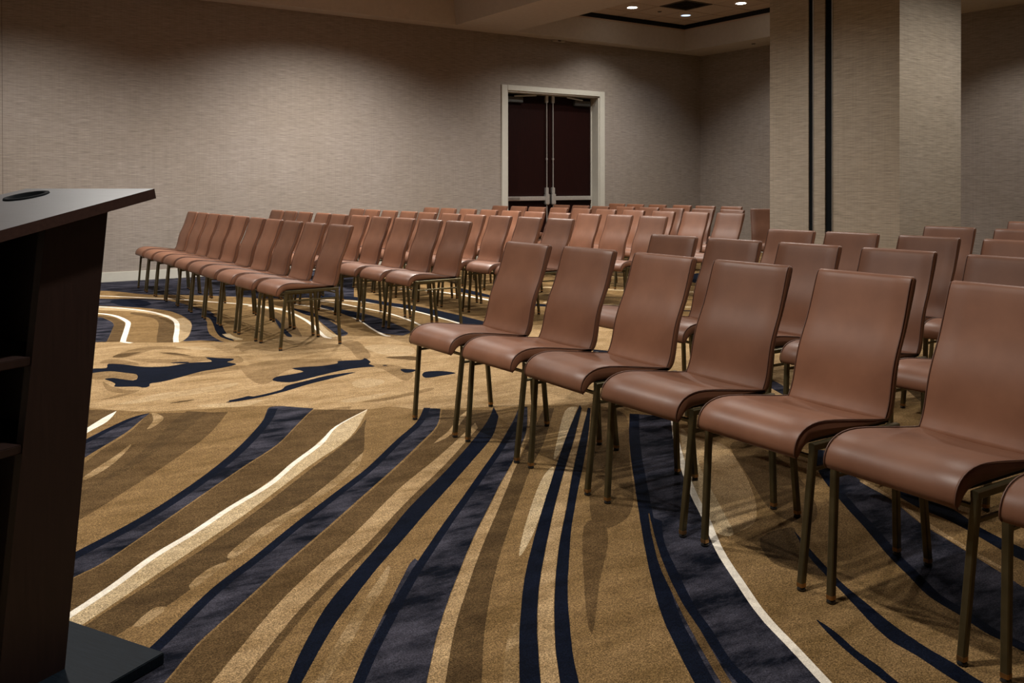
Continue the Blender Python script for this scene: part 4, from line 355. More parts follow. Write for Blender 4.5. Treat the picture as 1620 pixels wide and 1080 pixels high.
('cream',[2.057,4.4,2.017,4.368,1.96,4.324,1.898,4.274,1.838,4.223,1.787,4.174,1.748,4.128,1.715,4.081,1.684,4.034,1.652,3.987,1.616,3.94,1.577,3.896,1.536,3.853,1.494,3.811,1.452,3.769,1.412,3.727,1.374,3.684,1.337,3.639,1.3,3.595,1.263,3.552,1.223,3.511,1.182,3.474,1.14,3.439,1.097,3.406,1.056,3.372,1.016,3.339,0.977,3.304,0.939,3.268,0.902,3.232,0.866,3.198,0.831,3.166,0.798,3.138,0.766,3.113,0.736,3.089,0.706,3.065,0.676,3.039,0.647,3.01,0.618,2.979,0.59,2.948,0.561,2.917,0.533,2.888,0.505,2.861,0.478,2.835,0.45,2.809,0.422,2.784,0.393,2.757,0.36,2.727,0.323,2.695,0.287,2.664,0.257,2.638,0.237,2.621,0.22,2.64,0.24,2.658,0.27,2.684,0.305,2.715,0.342,2.747,0.376,2.777,0.405,2.803,0.433,2.828,0.46,2.854,0.487,2.879,0.514,2.906,0.542,2.935,0.571,2.966,0.599,2.997,0.628,3.028,0.658,3.058,0.689,3.085,0.719,3.11,0.75,3.134,0.781,3.158,0.814,3.186,0.848,3.217,0.884,3.251,0.921,3.286,0.96,3.323,0.999,3.358,1.04,3.393,1.081,3.426,1.123,3.459,1.165,3.494,1.205,3.53,1.243,3.569,1.28,3.612,1.317,3.656,1.354,3.701,1.393,3.745,1.434,3.787,1.475,3.829,1.517,3.871,1.558,3.913,1.598,3.956,1.634,4,1.668,4.045,1.701,4.091,1.737,4.138,1.778,4.183,1.831,4.231,1.893,4.281,1.957,4.329,2.014,4.371,2.055,4.402]),
('slate',[2.323,4.263,2.291,4.217,2.248,4.153,2.197,4.082,2.144,4.017,2.091,3.961,2.036,3.907,1.977,3.851,1.913,3.788,1.843,3.715,1.77,3.638,1.698,3.562,1.63,3.493,1.566,3.434,1.505,3.38,1.445,3.327,1.385,3.275,1.325,3.221,1.266,3.169,1.207,3.117,1.15,3.065,1.094,3.013,1.039,2.961,0.986,2.911,0.936,2.864,0.889,2.823,0.844,2.786,0.799,2.746,0.75,2.7,0.695,2.641,0.637,2.575,0.583,2.514,0.539,2.465,0.505,2.43,0.478,2.403,0.452,2.379,0.424,2.35,0.388,2.313,0.349,2.272,0.315,2.236,0.292,2.212,0.408,2.121,0.428,2.146,0.458,2.183,0.493,2.227,0.525,2.267,0.553,2.302,0.579,2.336,0.606,2.368,0.633,2.4,0.661,2.429,0.689,2.455,0.717,2.482,0.747,2.509,0.777,2.539,0.809,2.57,0.842,2.601,0.876,2.634,0.911,2.668,0.946,2.703,0.984,2.739,1.025,2.778,1.07,2.819,1.118,2.863,1.17,2.91,1.222,2.957,1.275,3.006,1.329,3.057,1.385,3.109,1.444,3.165,1.507,3.223,1.574,3.286,1.643,3.35,1.712,3.415,1.782,3.482,1.852,3.551,1.921,3.619,1.987,3.685,2.048,3.745,2.105,3.8,2.157,3.854,2.208,3.914,2.26,3.986,2.311,4.067,2.357,4.143,2.389,4.197]),
('navy',[2.352,4.244,2.328,4.209,2.295,4.16,2.256,4.104,2.214,4.047,2.171,3.994,2.127,3.947,2.083,3.903,2.037,3.86,1.989,3.814,1.938,3.764,1.883,3.707,1.825,3.645,1.766,3.583,1.709,3.523,1.654,3.468,1.602,3.419,1.553,3.375,1.504,3.332,1.456,3.291,1.409,3.249,1.36,3.206,1.313,3.164,1.265,3.122,1.219,3.08,1.174,3.039,1.129,2.998,1.085,2.956,1.042,2.915,1,2.875,0.959,2.838,0.921,2.804,0.885,2.774,0.849,2.744,0.814,2.712,0.775,2.675,0.732,2.63,0.686,2.578,0.641,2.527,0.6,2.48,0.564,2.441,0.536,2.411,0.513,2.388,0.492,2.368,0.472,2.348,0.449,2.325,0.421,2.296,0.389,2.264,0.359,2.232,0.334,2.206,0.317,2.188,0.292,2.212,0.309,2.23,0.334,2.256,0.364,2.288,0.395,2.321,0.424,2.35,0.447,2.373,0.468,2.393,0.488,2.413,0.511,2.436,0.539,2.465,0.574,2.503,0.615,2.55,0.66,2.601,0.707,2.653,0.75,2.7,0.79,2.738,0.827,2.771,0.862,2.8,0.898,2.83,0.936,2.864,0.976,2.901,1.018,2.941,1.061,2.982,1.105,3.023,1.15,3.065,1.196,3.106,1.242,3.148,1.289,3.19,1.337,3.232,1.385,3.275,1.433,3.317,1.481,3.359,1.529,3.401,1.579,3.445,1.63,3.493,1.684,3.547,1.741,3.607,1.8,3.669,1.858,3.731,1.913,3.788,1.964,3.839,2.013,3.885,2.058,3.928,2.102,3.971,2.144,4.017,2.186,4.069,2.228,4.125,2.266,4.18,2.299,4.228,2.323,4.263]),
('brown',[2.381,4.169,2.348,4.116,2.303,4.041,2.251,3.962,2.2,3.891,2.149,3.832,2.098,3.778,2.042,3.723,1.982,3.664,1.917,3.598,1.848,3.531,1.778,3.463,1.709,3.397,1.64,3.332,1.571,3.268,1.505,3.207,1.442,3.149,1.383,3.094,1.327,3.042,1.274,2.992,1.221,2.944,1.169,2.897,1.118,2.851,1.069,2.807,1.025,2.766,0.984,2.728,0.947,2.692,0.911,2.657,0.876,2.624,0.842,2.591,0.81,2.56,0.778,2.529,0.747,2.5,0.718,2.472,0.69,2.446,0.662,2.42,0.634,2.391,0.607,2.36,0.581,2.327,0.554,2.293,0.526,2.259,0.494,2.221,0.459,2.18,0.429,2.144,0.408,2.121,0.56,1.961,0.577,1.984,0.602,2.018,0.631,2.058,0.659,2.095,0.683,2.125,0.707,2.154,0.733,2.183,0.763,2.218,0.801,2.261,0.846,2.31,0.894,2.362,0.942,2.412,0.988,2.457,1.035,2.499,1.084,2.541,1.136,2.585,1.192,2.633,1.252,2.683,1.314,2.736,1.38,2.793,1.447,2.853,1.516,2.919,1.59,2.989,1.668,3.062,1.754,3.142,1.847,3.229,1.943,3.319,2.038,3.409,2.132,3.498,2.224,3.587,2.313,3.674,2.395,3.756,2.467,3.832,2.53,3.902,2.581,3.961,2.619,4.005]),
('sand',[2.391,3.846,2.31,3.773,2.2,3.673,2.084,3.568,1.977,3.475,1.882,3.395,1.79,3.321,1.701,3.248,1.612,3.172,1.525,3.09,1.439,3.007,1.358,2.928,1.284,2.858,1.218,2.799,1.156,2.747,1.099,2.698,1.043,2.649,0.993,2.603,0.946,2.559,0.899,2.513,0.847,2.459,0.786,2.392,0.723,2.32,0.664,2.253,0.616,2.197,0.577,2.152,0.543,2.112,0.516,2.081,0.498,2.059,0.555,2.02,0.573,2.041,0.6,2.072,0.633,2.111,0.671,2.153,0.715,2.203,0.768,2.262,0.825,2.325,0.878,2.383,0.925,2.431,0.967,2.472,1.009,2.511,1.055,2.554,1.106,2.599,1.162,2.646,1.221,2.696,1.283,2.751,1.349,2.813,1.419,2.881,1.493,2.953,1.571,3.026,1.652,3.1,1.736,3.174,1.825,3.252,1.918,3.337,2.026,3.439,2.147,3.558,2.264,3.672,2.351,3.757]),
('sand',[2.521,4.106,2.501,4.078,2.471,4.042,2.437,4,2.399,3.961,2.363,3.923,2.33,3.887,2.297,3.85,2.263,3.812,2.231,3.777,2.199,3.746,2.165,3.718,2.13,3.691,2.094,3.672,2.064,3.657,2.042,3.647,2.058,3.666,2.083,3.689,2.112,3.716,2.146,3.741,2.178,3.768,2.209,3.798,2.241,3.833,2.274,3.87,2.308,3.907,2.341,3.944,2.377,3.981,2.416,4.021,2.457,4.056,2.493,4.087,2.519,4.108]),
('navy',[2.645,4.065,2.612,4.024,2.567,3.966,2.512,3.9,2.451,3.83,2.382,3.756,2.307,3.679,2.229,3.6,2.151,3.522,2.072,3.446,1.993,3.37,1.915,3.296,1.839,3.226,1.765,3.159,1.692,3.095,1.622,3.032,1.555,2.97,1.49,2.906,1.428,2.842,1.37,2.781,1.315,2.725,1.263,2.674,1.214,2.627,1.169,2.583,1.127,2.542,1.09,2.506,1.057,2.474,1.025,2.44,0.99,2.402,0.953,2.357,0.915,2.307,0.879,2.259,0.847,2.215,0.817,2.172,0.789,2.13,0.766,2.094,0.751,2.07,0.777,2.052,0.791,2.07,0.812,2.096,0.836,2.127,0.86,2.157,0.884,2.188,0.91,2.22,0.938,2.254,0.966,2.287,0.995,2.319,1.024,2.35,1.055,2.382,1.088,2.416,1.123,2.453,1.161,2.491,1.2,2.531,1.24,2.57,1.28,2.607,1.319,2.643,1.36,2.68,1.403,2.72,1.449,2.763,1.497,2.809,1.547,2.857,1.599,2.906,1.653,2.956,1.709,3.007,1.766,3.06,1.825,3.113,1.883,3.167,1.942,3.222,2.003,3.278,2.064,3.336,2.129,3.396,2.196,3.458,2.263,3.522,2.327,3.589,2.392,3.665,2.457,3.75,2.515,3.828,2.558,3.885]),
('tan',[2.563,3.881,2.521,3.824,2.463,3.746,2.397,3.662,2.332,3.585,2.268,3.518,2.201,3.454,2.134,3.392,2.069,3.332,2.007,3.274,1.947,3.219,1.888,3.164,1.829,3.11,1.771,3.057,1.713,3.004,1.657,2.953,1.603,2.903,1.551,2.854,1.501,2.806,1.453,2.76,1.407,2.717,1.364,2.678,1.323,2.641,1.283,2.605,1.244,2.568,1.204,2.529,1.165,2.489,1.127,2.451,1.091,2.414,1.058,2.38,1.027,2.348,0.998,2.317,0.969,2.285,0.941,2.252,0.913,2.218,0.887,2.186,0.863,2.155,0.84,2.127,0.819,2.1,0.799,2.074,0.78,2.05,0.761,2.024,0.743,1.998,0.728,1.976,0.717,1.961,0.813,1.895,0.827,1.913,0.847,1.94,0.87,1.97,0.893,2,0.915,2.029,0.937,2.059,0.96,2.09,0.984,2.12,1.01,2.149,1.037,2.177,1.066,2.205,1.094,2.235,1.123,2.267,1.151,2.3,1.181,2.335,1.214,2.372,1.25,2.411,1.289,2.452,1.33,2.495,1.373,2.54,1.417,2.588,1.464,2.638,1.512,2.689,1.562,2.741,1.614,2.793,1.668,2.846,1.723,2.9,1.78,2.955,1.837,3.012,1.895,3.071,1.955,3.13,2.014,3.19,2.072,3.248,2.129,3.304,2.188,3.362,2.251,3.427,2.325,3.504,2.407,3.592,2.489,3.679,2.558,3.756,2.608,3.816,2.646,3.863,2.672,3.9,2.692,3.927]),
('mix',[0.966,2.233,1,2.272,1.032,2.307,1.063,2.34,1.093,2.372,1.122,2.404,1.151,2.435,1.177,2.464,1.202,2.491,1.226,2.516,1.249,2.541,1.267,2.558,1.264,2.541,1.244,2.508,1.218,2.468,1.191,2.431,1.161,2.397,1.128,2.361,1.095,2.327,1.065,2.293,1.038,2.261,1.013,2.231,0.988,2.2,0.961,2.169,0.929,2.132,0.894,2.093,0.862,2.059,0.839,2.037,0.824,2.028,0.81,2.035,0.818,2.052,0.842,2.084,0.88,2.132,0.925,2.185]),
('slate',[2.769,4.001,2.733,3.958,2.683,3.899,2.623,3.829,2.558,3.756,2.484,3.675,2.403,3.588,2.324,3.503,2.251,3.427,2.188,3.362,2.129,3.304,2.072,3.248,2.014,3.19,1.955,3.13,1.895,3.071,1.837,3.012,1.78,2.955,1.723,2.9,1.668,2.846,1.614,2.793,1.562,2.741,1.508,2.684,1.454,2.624,1.406,2.573,1.373,2.54,1.359,2.533,1.36,2.557,1.332,2.535,1.306,2.506,1.278,2.472,1.247,2.436,1.216,2.399,1.183,2.359,1.149,2.318,1.115,2.278,1.081,2.237,1.047,2.196,1.014,2.156,0.984,2.12,0.959,2.087,0.936,2.057,0.914,2.028,0.893,2,0.87,1.97,0.847,1.94,0.827,1.913,0.813,1.895,0.964,1.792,0.976,1.809,0.995,1.835,1.017,1.866,1.04,1.899,1.067,1.936,1.097,1.978,1.129,2.023,1.16,2.066,1.19,2.105,1.22,2.143,1.25,2.181,1.283,2.221,1.318,2.264,1.356,2.308,1.395,2.354,1.435,2.4,1.476,2.448,1.518,2.497,1.562,2.546,1.605,2.595,1.648,2.642,1.69,2.687,1.734,2.733,1.779,2.782,1.828,2.834,1.879,2.889,1.932,2.946,1.985,3.003,2.039,3.058,2.093,3.114,2.149,3.172,2.21,3.235,2.277,3.306,2.349,3.384,2.425,3.467,2.5,3.555,2.578,3.657,2.662,3.772,2.739,3.881,2.795,3.961]),
('navy',[2.585,3.731,2.538,3.682,2.474,3.615,2.403,3.541,2.334,3.469,2.273,3.406,2.221,3.354,2.173,3.306,2.127,3.26,2.082,3.215,2.035,3.169,1.988,3.121,1.94,3.073,1.893,3.026,1.847,2.979,1.801,2.934,1.756,2.89,1.713,2.848,1.67,2.806,1.627,2.764,1.584,2.72,1.537,2.673,1.488,2.623,1.441,2.575,1.398,2.531,1.361,2.493,1.332,2.463,1.309,2.438,1.288,2.415,1.267,2.392,1.245,2.367,1.221,2.341,1.197,2.313,1.173,2.286,1.148,2.258,1.124,2.229,1.098,2.2,1.073,2.171,1.047,2.142,1.023,2.114,1.001,2.089,0.982,2.065,0.965,2.044,0.949,2.023,0.933,2.003,0.917,1.982,0.899,1.959,0.88,1.934,0.862,1.911,0.847,1.891,0.837,1.877,0.813,1.895,0.823,1.909,0.838,1.929,0.856,1.952,0.875,1.977,0.893,2,0.909,2.021,0.925,2.042,0.942,2.063,0.959,2.084,0.978,2.108,1,2.134,1.024,2.161,1.05,2.191,1.076,2.22,1.101,2.249,1.126,2.277,1.15,2.305,1.174,2.333,1.198,2.361,1.222,2.388,1.245,2.412,1.266,2.435,1.287,2.458,1.31,2.484,1.34,2.514,1.376,2.552,1.419,2.596,1.467,2.644,1.515,2.694,1.562,2.741,1.606,2.785,1.649,2.827,1.692,2.869,1.735,2.911,1.78,2.955,1.825,3.001,1.872,3.047,1.919,3.095,1.966,3.142,2.014,3.19,2.061,3.236,2.106,3.281,2.152,3.327,2.2,3.375,2.251,3.427,2.312,3.489,2.381,3.562,2.453,3.636,2.517,3.703,2.563,3.752]),
('sand',[2.718,3.84,2.68,3.788,2.628,3.715,2.567,3.633,2.503,3.552,2.432,3.471,2.356,3.387,2.281,3.306,2.213,3.233,2.152,3.17,2.096,3.112,2.042,3.057,1.988,3.001,1.934,2.944,1.881,2.887,1.831,2.832,1.782,2.78,1.736,2.732,1.693,2.686,1.65,2.64,1.607,2.593,1.564,2.544,1.521,2.495,1.478,2.446,1.437,2.399,1.397,2.352,1.358,2.307,1.32,2.262,1.285,2.22,1.252,2.18,1.222,2.142,1.192,2.104,1.162,2.065,1.13,2.022,1.098,1.977,1.068,1.935,1.042,1.898,1.018,1.865,0.996,1.834,0.978,1.808,0.965,1.791,1.002,1.766,1.014,1.783,1.031,1.807,1.052,1.838,1.078,1.874,1.109,1.918,1.147,1.972,1.189,2.031,1.231,2.087,1.271,2.139,1.312,2.189,1.354,2.238,1.397,2.289,1.44,2.341,1.484,2.393,1.53,2.446,1.579,2.502,1.631,2.561,1.686,2.621,1.745,2.686,1.812,2.759,1.893,2.849,1.986,2.953,2.085,3.063,2.177,3.166,2.255,3.255,2.324,3.335,2.387,3.409,2.446,3.479,2.504,3.548,2.555,3.611,2.599,3.666,2.631,3.705]),
('dkbrown',[2.85,3.888,2.772,3.803,2.666,3.689,2.557,3.57,2.462,3.468,2.388,3.39,2.322,3.321,2.255,3.25,2.177,3.166,2.084,3.064,1.986,2.953,1.892,2.849,1.812,2.759,1.745,2.686,1.686,2.621,1.631,2.561,1.579,2.502,1.53,2.446,1.484,2.393,1.44,2.341,1.397,2.289,1.354,2.238,1.312,2.189,1.271,2.139,1.231,2.087,1.189,2.031,1.147,1.972,1.109,1.918,1.078,1.874,1.052,1.838,1.031,1.807,1.014,1.783,1.002,1.766,1.077,1.714,1.089,1.732,1.106,1.757,1.127,1.789,1.15,1.824,1.178,1.865,1.21,1.913,1.245,1.966,1.281,2.017,1.317,2.067,1.355,2.118,1.394,2.169,1.434,2.221,1.475,2.272,1.516,2.322,1.559,2.375,1.607,2.431,1.659,2.492,1.717,2.557,1.779,2.628,1.846,2.703,1.922,2.788,2.008,2.883,2.097,2.982,2.182,3.074,2.256,3.15,2.321,3.215,2.386,3.28,2.462,3.36,2.564,3.473,2.686,3.612,2.807,3.752,2.897,3.855]),
('pale',[2.91,3.776,2.964,3.819,2.997,3.83,3.013,3.822,3.017,3.808,3.01,3.794,2.989,3.774,2.953,3.738,2.899,3.682,2.818,3.594,2.719,3.487,2.623,3.384,2.544,3.303,2.478,3.239,2.417,3.183,2.373,3.145,2.355,3.135,2.371,3.159,2.414,3.211,2.474,3.282,2.54,3.359,2.621,3.453,2.722,3.57,2.826,3.688]),
('pale',[2.138,2.937,2.203,2.997,2.258,3.041,2.29,3.059,2.288,3.045,2.237,2.983,2.151,2.889,2.059,2.789,1.984,2.708,1.927,2.646,1.875,2.591,1.828,2.542,1.785,2.499,1.739,2.456,1.693,2.414,1.658,2.385,1.645,2.379,1.66,2.401,1.696,2.447,1.747,2.508,1.804,2.575,1.875,2.654,1.964,2.753,2.058,2.854]),
('mix',[1.193,1.794,1.217,1.831,1.255,1.883,1.299,1.938,1.334,1.981,1.36,2.006,1.38,2.02,1.392,2.023,1.373,1.983,1.34,1.939,1.306,1.892,1.278,1.855,1.258,1.825,1.242,1.798,1.227,1.777,1.216,1.765,1.204,1.761,1.187,1.775]),
('navy',[3.058,3.837,2.983,3.761,2.881,3.659,2.77,3.547,2.666,3.439,2.569,3.337,2.473,3.235,2.38,3.136,2.293,3.042,2.209,2.952,2.13,2.866,2.054,2.785,1.984,2.708,1.918,2.636,1.856,2.567,1.798,2.503,1.745,2.443,1.696,2.387,1.65,2.336,1.608,2.286,1.568,2.239,1.531,2.192,1.495,2.147,1.462,2.103,1.43,2.061,1.4,2.021,1.371,1.982,1.344,1.944,1.318,1.907,1.294,1.871,1.27,1.837,1.247,1.803,1.226,1.772,1.205,1.739,1.185,1.707,1.167,1.679,1.155,1.661,1.196,1.632,1.208,1.651,1.226,1.679,1.247,1.711,1.268,1.743,1.289,1.775,1.311,1.809,1.335,1.844,1.359,1.879,1.382,1.914,1.406,1.949,1.432,1.984,1.459,2.022,1.49,2.063,1.523,2.106,1.558,2.151,1.596,2.197,1.635,2.244,1.677,2.293,1.721,2.344,1.768,2.399,1.821,2.459,1.878,2.524,1.938,2.593,2.001,2.663,2.065,2.734,2.132,2.807,2.202,2.884,2.277,2.965,2.359,3.053,2.448,3.148,2.542,3.247,2.636,3.348,2.736,3.458,2.844,3.577,2.945,3.689,3.019,3.771]),
('navy',[3.053,3.761,2.983,3.685,2.888,3.581,2.786,3.47,2.691,3.366,2.605,3.272,2.521,3.18,2.438,3.089,2.356,2.998,2.271,2.903,2.187,2.807,2.108,2.717,2.038,2.637,1.976,2.568,1.92,2.506,1.868,2.448,1.819,2.392,1.772,2.337,1.728,2.284,1.686,2.234,1.646,2.185,1.609,2.138,1.573,2.093,1.54,2.05,1.508,2.008,1.478,1.967,1.449,1.928,1.422,1.89,1.396,1.854,1.372,1.818,1.349,1.782,1.327,1.748,1.307,1.717,1.286,1.684,1.265,1.652,1.248,1.624,1.236,1.605,1.273,1.58,1.286,1.599,1.304,1.628,1.325,1.661,1.344,1.691,1.359,1.715,1.372,1.737,1.386,1.76,1.402,1.785,1.422,1.816,1.446,1.85,1.471,1.886,1.497,1.922,1.523,1.959,1.55,1.997,1.579,2.037,1.61,2.078,1.645,2.123,1.683,2.171,1.724,2.22,1.765,2.271,1.807,2.321,1.849,2.373,1.893,2.426,1.94,2.481,1.991,2.539,2.045,2.599,2.101,2.662,2.161,2.729,2.225,2.799,2.293,2.873,2.365,2.951,2.438,3.031,2.513,3.115,2.591,3.202,2.671,3.291,2.75,3.382,2.833,3.478,2.92,3.581,3,3.675,3.058,3.744]),
('sand',[2.983,3.726,2.918,3.654,2.829,3.556,2.732,3.449,2.638,3.346,2.546,3.248,2.452,3.148,2.362,3.053,2.279,2.964,2.204,2.883,2.133,2.806,2.067,2.733,2.002,2.662,1.94,2.592,1.879,2.523,1.822,2.458,1.77,2.398,1.722,2.343,1.678,2.292,1.636,2.243,1.597,2.196,1.56,2.15,1.524,2.105,1.491,2.062,1.461,2.021,1.433,1.983,1.408,1.948,1.384,1.913,1.36,1.878,1.336,1.843,1.313,1.808,1.29,1.774,1.269,1.742,1.248,1.71,1.227,1.678,1.209,1.65,1.197,1.632,1.235,1.606,1.247,1.625,1.264,1.653,1.285,1.685,1.306,1.717,1.326,1.749,1.348,1.783,1.371,1.818,1.395,1.854,1.421,1.891,1.448,1.929,1.476,1.968,1.507,2.009,1.538,2.051,1.572,2.094,1.607,2.139,1.645,2.186,1.684,2.234,1.726,2.285,1.771,2.338,1.818,2.393,1.867,2.449,1.919,2.507,1.975,2.569,2.036,2.639,2.106,2.718,2.185,2.809,2.269,2.904,2.354,2.999,2.437,3.092,2.522,3.185,2.606,3.277,2.689,3.367,2.773,3.458,2.857,3.548,2.933,3.629,2.988,3.688]),
('brown',[2.968,3.601,3.074,3.675,3.136,3.674,3.151,3.618,3.118,3.53,3.026,3.403,2.887,3.242,2.745,3.082,2.627,2.947,2.532,2.832,2.444,2.725,2.367,2.632,2.302,2.56,2.247,2.506,2.2,2.465,2.159,2.436,2.122,2.417,2.08,2.404,2.038,2.397,2.008,2.405,2.007,2.435,2.042,2.496,2.107,2.585,2.196,2.698,2.3,2.825,2.435,2.991,2.612,3.205,2.806,3.43]),
('brown',[1.976,2.457,2.018,2.489,2.046,2.493,2.061,2.479,2.063,2.458,2.051,2.43,2.027,2.392,1.993,2.347,1.953,2.299,1.906,2.25,1.853,2.198,1.798,2.145,1.746,2.094,1.694,2.039,1.642,1.982,1.596,1.932,1.562,1.896,1.536,1.87,1.516,1.852,1.54,1.898,1.587,1.963,1.645,2.042,1.706,2.121,1.769,2.204,1.842,2.299,1.915,2.389]),
('slate',[3.154,3.539,3.102,3.481,3.03,3.402,2.952,3.316,2.88,3.235,2.815,3.161,2.752,3.087,2.691,3.015,2.632,2.944,2.573,2.873,2.516,2.803,2.461,2.735,2.409,2.671,2.36,2.612,2.314,2.555,2.269,2.5,2.223,2.443,2.176,2.385,2.128,2.326,2.081,2.268,2.038,2.214,1.998,2.163,1.96,2.115,1.923,2.068,1.887,2.02,1.849,1.969,1.811,1.918,1.776,1.869,1.746,1.825,1.721,1.787,1.7,1.753,1.681,1.721,1.662,1.688,1.642,1.654,1.623,1.621,1.604,1.588,1.585,1.554,1.564,1.516,1.543,1.475,1.524,1.44,1.512,1.416,1.768,1.24,1.778,1.261,1.792,1.292,1.808,1.327,1.824,1.361,1.839,1.394,1.855,1.427,1.871,1.462,1.888,1.499,1.906,1.54,1.925,1.583,1.945,1.628,1.968,1.673,1.993,1.719,2.022,1.767,2.052,1.815,2.082,1.862,2.111,1.909,2.138,1.954,2.168,2,2.201,2.049,2.24,2.103,2.285,2.161,2.332,2.219,2.374,2.275,2.41,2.323,2.44,2.366,2.47,2.409,2.505,2.456,2.544,2.507,2.586,2.562,2.632,2.62,2.684,2.685,2.744,2.758,2.812,2.84,2.885,2.927,2.961,3.015,3.046,3.109,3.14,3.211,3.228,3.306,3.293,3.376]),
('navy',[3.191,3.505,3.151,3.461,3.097,3.402,3.035,3.334,2.974,3.265,2.917,3.202,2.866,3.143,2.815,3.084,2.766,3.026,2.717,2.969,2.67,2.912,2.623,2.856,2.578,2.799,2.533,2.744,2.489,2.691,2.448,2.64,2.409,2.592,2.371,2.546,2.335,2.502,2.299,2.457,2.262,2.412,2.224,2.365,2.186,2.318,2.148,2.271,2.112,2.226,2.077,2.183,2.045,2.142,2.014,2.103,1.985,2.065,1.956,2.028,1.927,1.99,1.897,1.95,1.866,1.909,1.837,1.869,1.811,1.831,1.787,1.797,1.768,1.768,1.751,1.741,1.736,1.715,1.721,1.689,1.705,1.662,1.689,1.635,1.674,1.609,1.658,1.583,1.644,1.557,1.629,1.53,1.613,1.501,1.596,1.468,1.579,1.437,1.566,1.411,1.556,1.393,1.512,1.416,1.521,1.434,1.535,1.46,1.551,1.491,1.569,1.524,1.585,1.554,1.6,1.581,1.615,1.608,1.63,1.634,1.646,1.661,1.662,1.688,1.678,1.714,1.693,1.74,1.708,1.767,1.726,1.795,1.746,1.825,1.77,1.86,1.797,1.898,1.826,1.938,1.857,1.979,1.887,2.02,1.916,2.058,1.945,2.096,1.975,2.134,2.006,2.173,2.038,2.214,2.073,2.257,2.109,2.302,2.147,2.349,2.185,2.397,2.223,2.443,2.26,2.489,2.296,2.533,2.333,2.578,2.37,2.623,2.409,2.671,2.451,2.722,2.494,2.776,2.539,2.831,2.585,2.887,2.632,2.944,2.679,3.001,2.728,3.058,2.777,3.117,2.828,3.176,2.88,3.235,2.936,3.299,2.998,3.368,3.06,3.435,3.114,3.495,3.154,3.539]),
('navy',[2.237,2.401,2.208,2.365,2.169,2.314,2.126,2.259,2.087,2.207,2.052,2.16,2.018,2.113,1.986,2.066,1.954,2.019,1.923,1.972,1.893,1.924,1.865,1.878,1.841,1.837,1.822,1.803,1.807,1.773,1.792,1.743,1.777,1.712,1.758,1.678,1.739,1.643,1.721,1.609,1.704,1.578,1.692,1.551,1.681,1.526,1.67,1.502,1.659,1.475,1.644,1.443,1.627,1.407,1.612,1.375,1.602,1.354,1.632,1.333,1.643,1.354,1.659,1.386,1.676,1.421,1.691,1.453,1.7,1.479,1.706,1.501,1.713,1.524,1.723,1.55,1.738,1.58,1.756,1.613,1.776,1.647,1.796,1.681,1.813,1.715,1.829,1.748,1.846,1.783,1.867,1.82,1.892,1.861,1.92,1.906,1.951,1.953,1.982,2.001,2.013,2.048,2.044,2.098,2.077,2.146,2.109,2.192,2.144,2.235,2.18,2.277,2.213,2.312,2.237,2.338]),
('brown',[2.251,2.424,2.232,2.401,2.204,2.368,2.172,2.33,2.136,2.287,2.097,2.237,2.054,2.182,2.012,2.128,1.975,2.077,1.943,2.031,1.915,1.986,1.889,1.944,1.864,1.904,1.841,1.867,1.82,1.832,1.799,1.799,1.779,1.765,1.759,1.731,1.739,1.696,1.719,1.663,1.7,1.629,1.681,1.595,1.662,1.562,1.644,1.529,1.627,1.497,1.609,1.463,1.592,1.429,1.577,1.398,1.567,1.378,1.587,1.364,1.598,1.385,1.614,1.417,1.632,1.452,1.648,1.482,1.66,1.506,1.67,1.525,1.681,1.545,1.695,1.569,1.713,1.6,1.734,1.637,1.756,1.676,1.777,1.712,1.793,1.744,1.808,1.773,1.823,1.803,1.841,1.837,1.865,1.878,1.893,1.924,1.923,1.972,1.954,2.019,1.985,2.065,2.017,2.112,2.051,2.159,2.087,2.207,2.129,2.263,2.177,2.324,2.221,2.381,2.254,2.422]),
('sand',[3.18,3.2,3.184,3.185,3.143,3.111,3.113,3.045,3.117,3.011,3.131,2.983,3.139,2.951,3.139,2.913,3.133,2.872,3.113,2.823,3.071,2.76,3.017,2.691,2.964,2.625,2.92,2.567,2.876,2.512,2.827,2.454,2.769,2.389,2.708,2.323,2.65,2.265,2.596,2.216,2.545,2.174,2.498,2.143,2.454,2.126,2.415,2.12,2.382,2.118,2.357,2.119,2.339,2.125,2.327,2.136,2.318,2.146,2.316,2.16,2.333,2.193,2.385,2.264,2.462,2.36,2.53,2.446,2.564,2.494,2.583,2.525,2.617,2.571,2.683,2.65,2.769,2.751,2.862,2.858,2.973,2.982,3.095,3.116]),
('pale',[3.163,3.17,3.161,3.149,3.11,3.069,3.044,2.979,2.969,2.889,2.884,2.792,2.807,2.703,2.745,2.624,2.689,2.55,2.635,2.477,2.581,2.403,2.527,2.331,2.479,2.266,2.433,2.204,2.391,2.148,2.359,2.114,2.335,2.108,2.32,2.121,2.316,2.143,2.329,2.174,2.354,2.215,2.387,2.262,2.431,2.32,2.483,2.386,2.53,2.446,2.559,2.488,2.581,2.522,2.617,2.571,2.683,2.651,2.769,2.753,2.862,2.858,2.971,2.975,3.088,3.099]),
('brown',[3.142,2.838,3.204,2.874,3.241,2.862,3.26,2.83,3.257,2.785,3.234,2.722,3.206,2.654,3.179,2.591,3.146,2.524,3.094,2.444,3.011,2.337,2.917,2.224,2.836,2.137,2.769,2.08,2.711,2.042,2.667,2.026,2.638,2.037,2.62,2.069,2.614,2.106,2.623,2.145,2.646,2.191,2.679,2.245,2.724,2.307,2.782,2.379,2.851,2.465,2.941,2.586,3.048,2.729]),
('dkbrown',[2.402,2.037,2.463,2.054,2.528,2.052,2.571,2.042,2.574,2.028,2.553,2.007,2.524,1.977,2.488,1.933,2.445,1.882,2.409,1.835,2.382,1.788,2.362,1.744,2.344,1.72,2.328,1.728,2.314,1.756,2.303,1.787,2.289,1.814,2.278,1.845,2.281,1.881,2.308,1.933,2.352,1.992]),
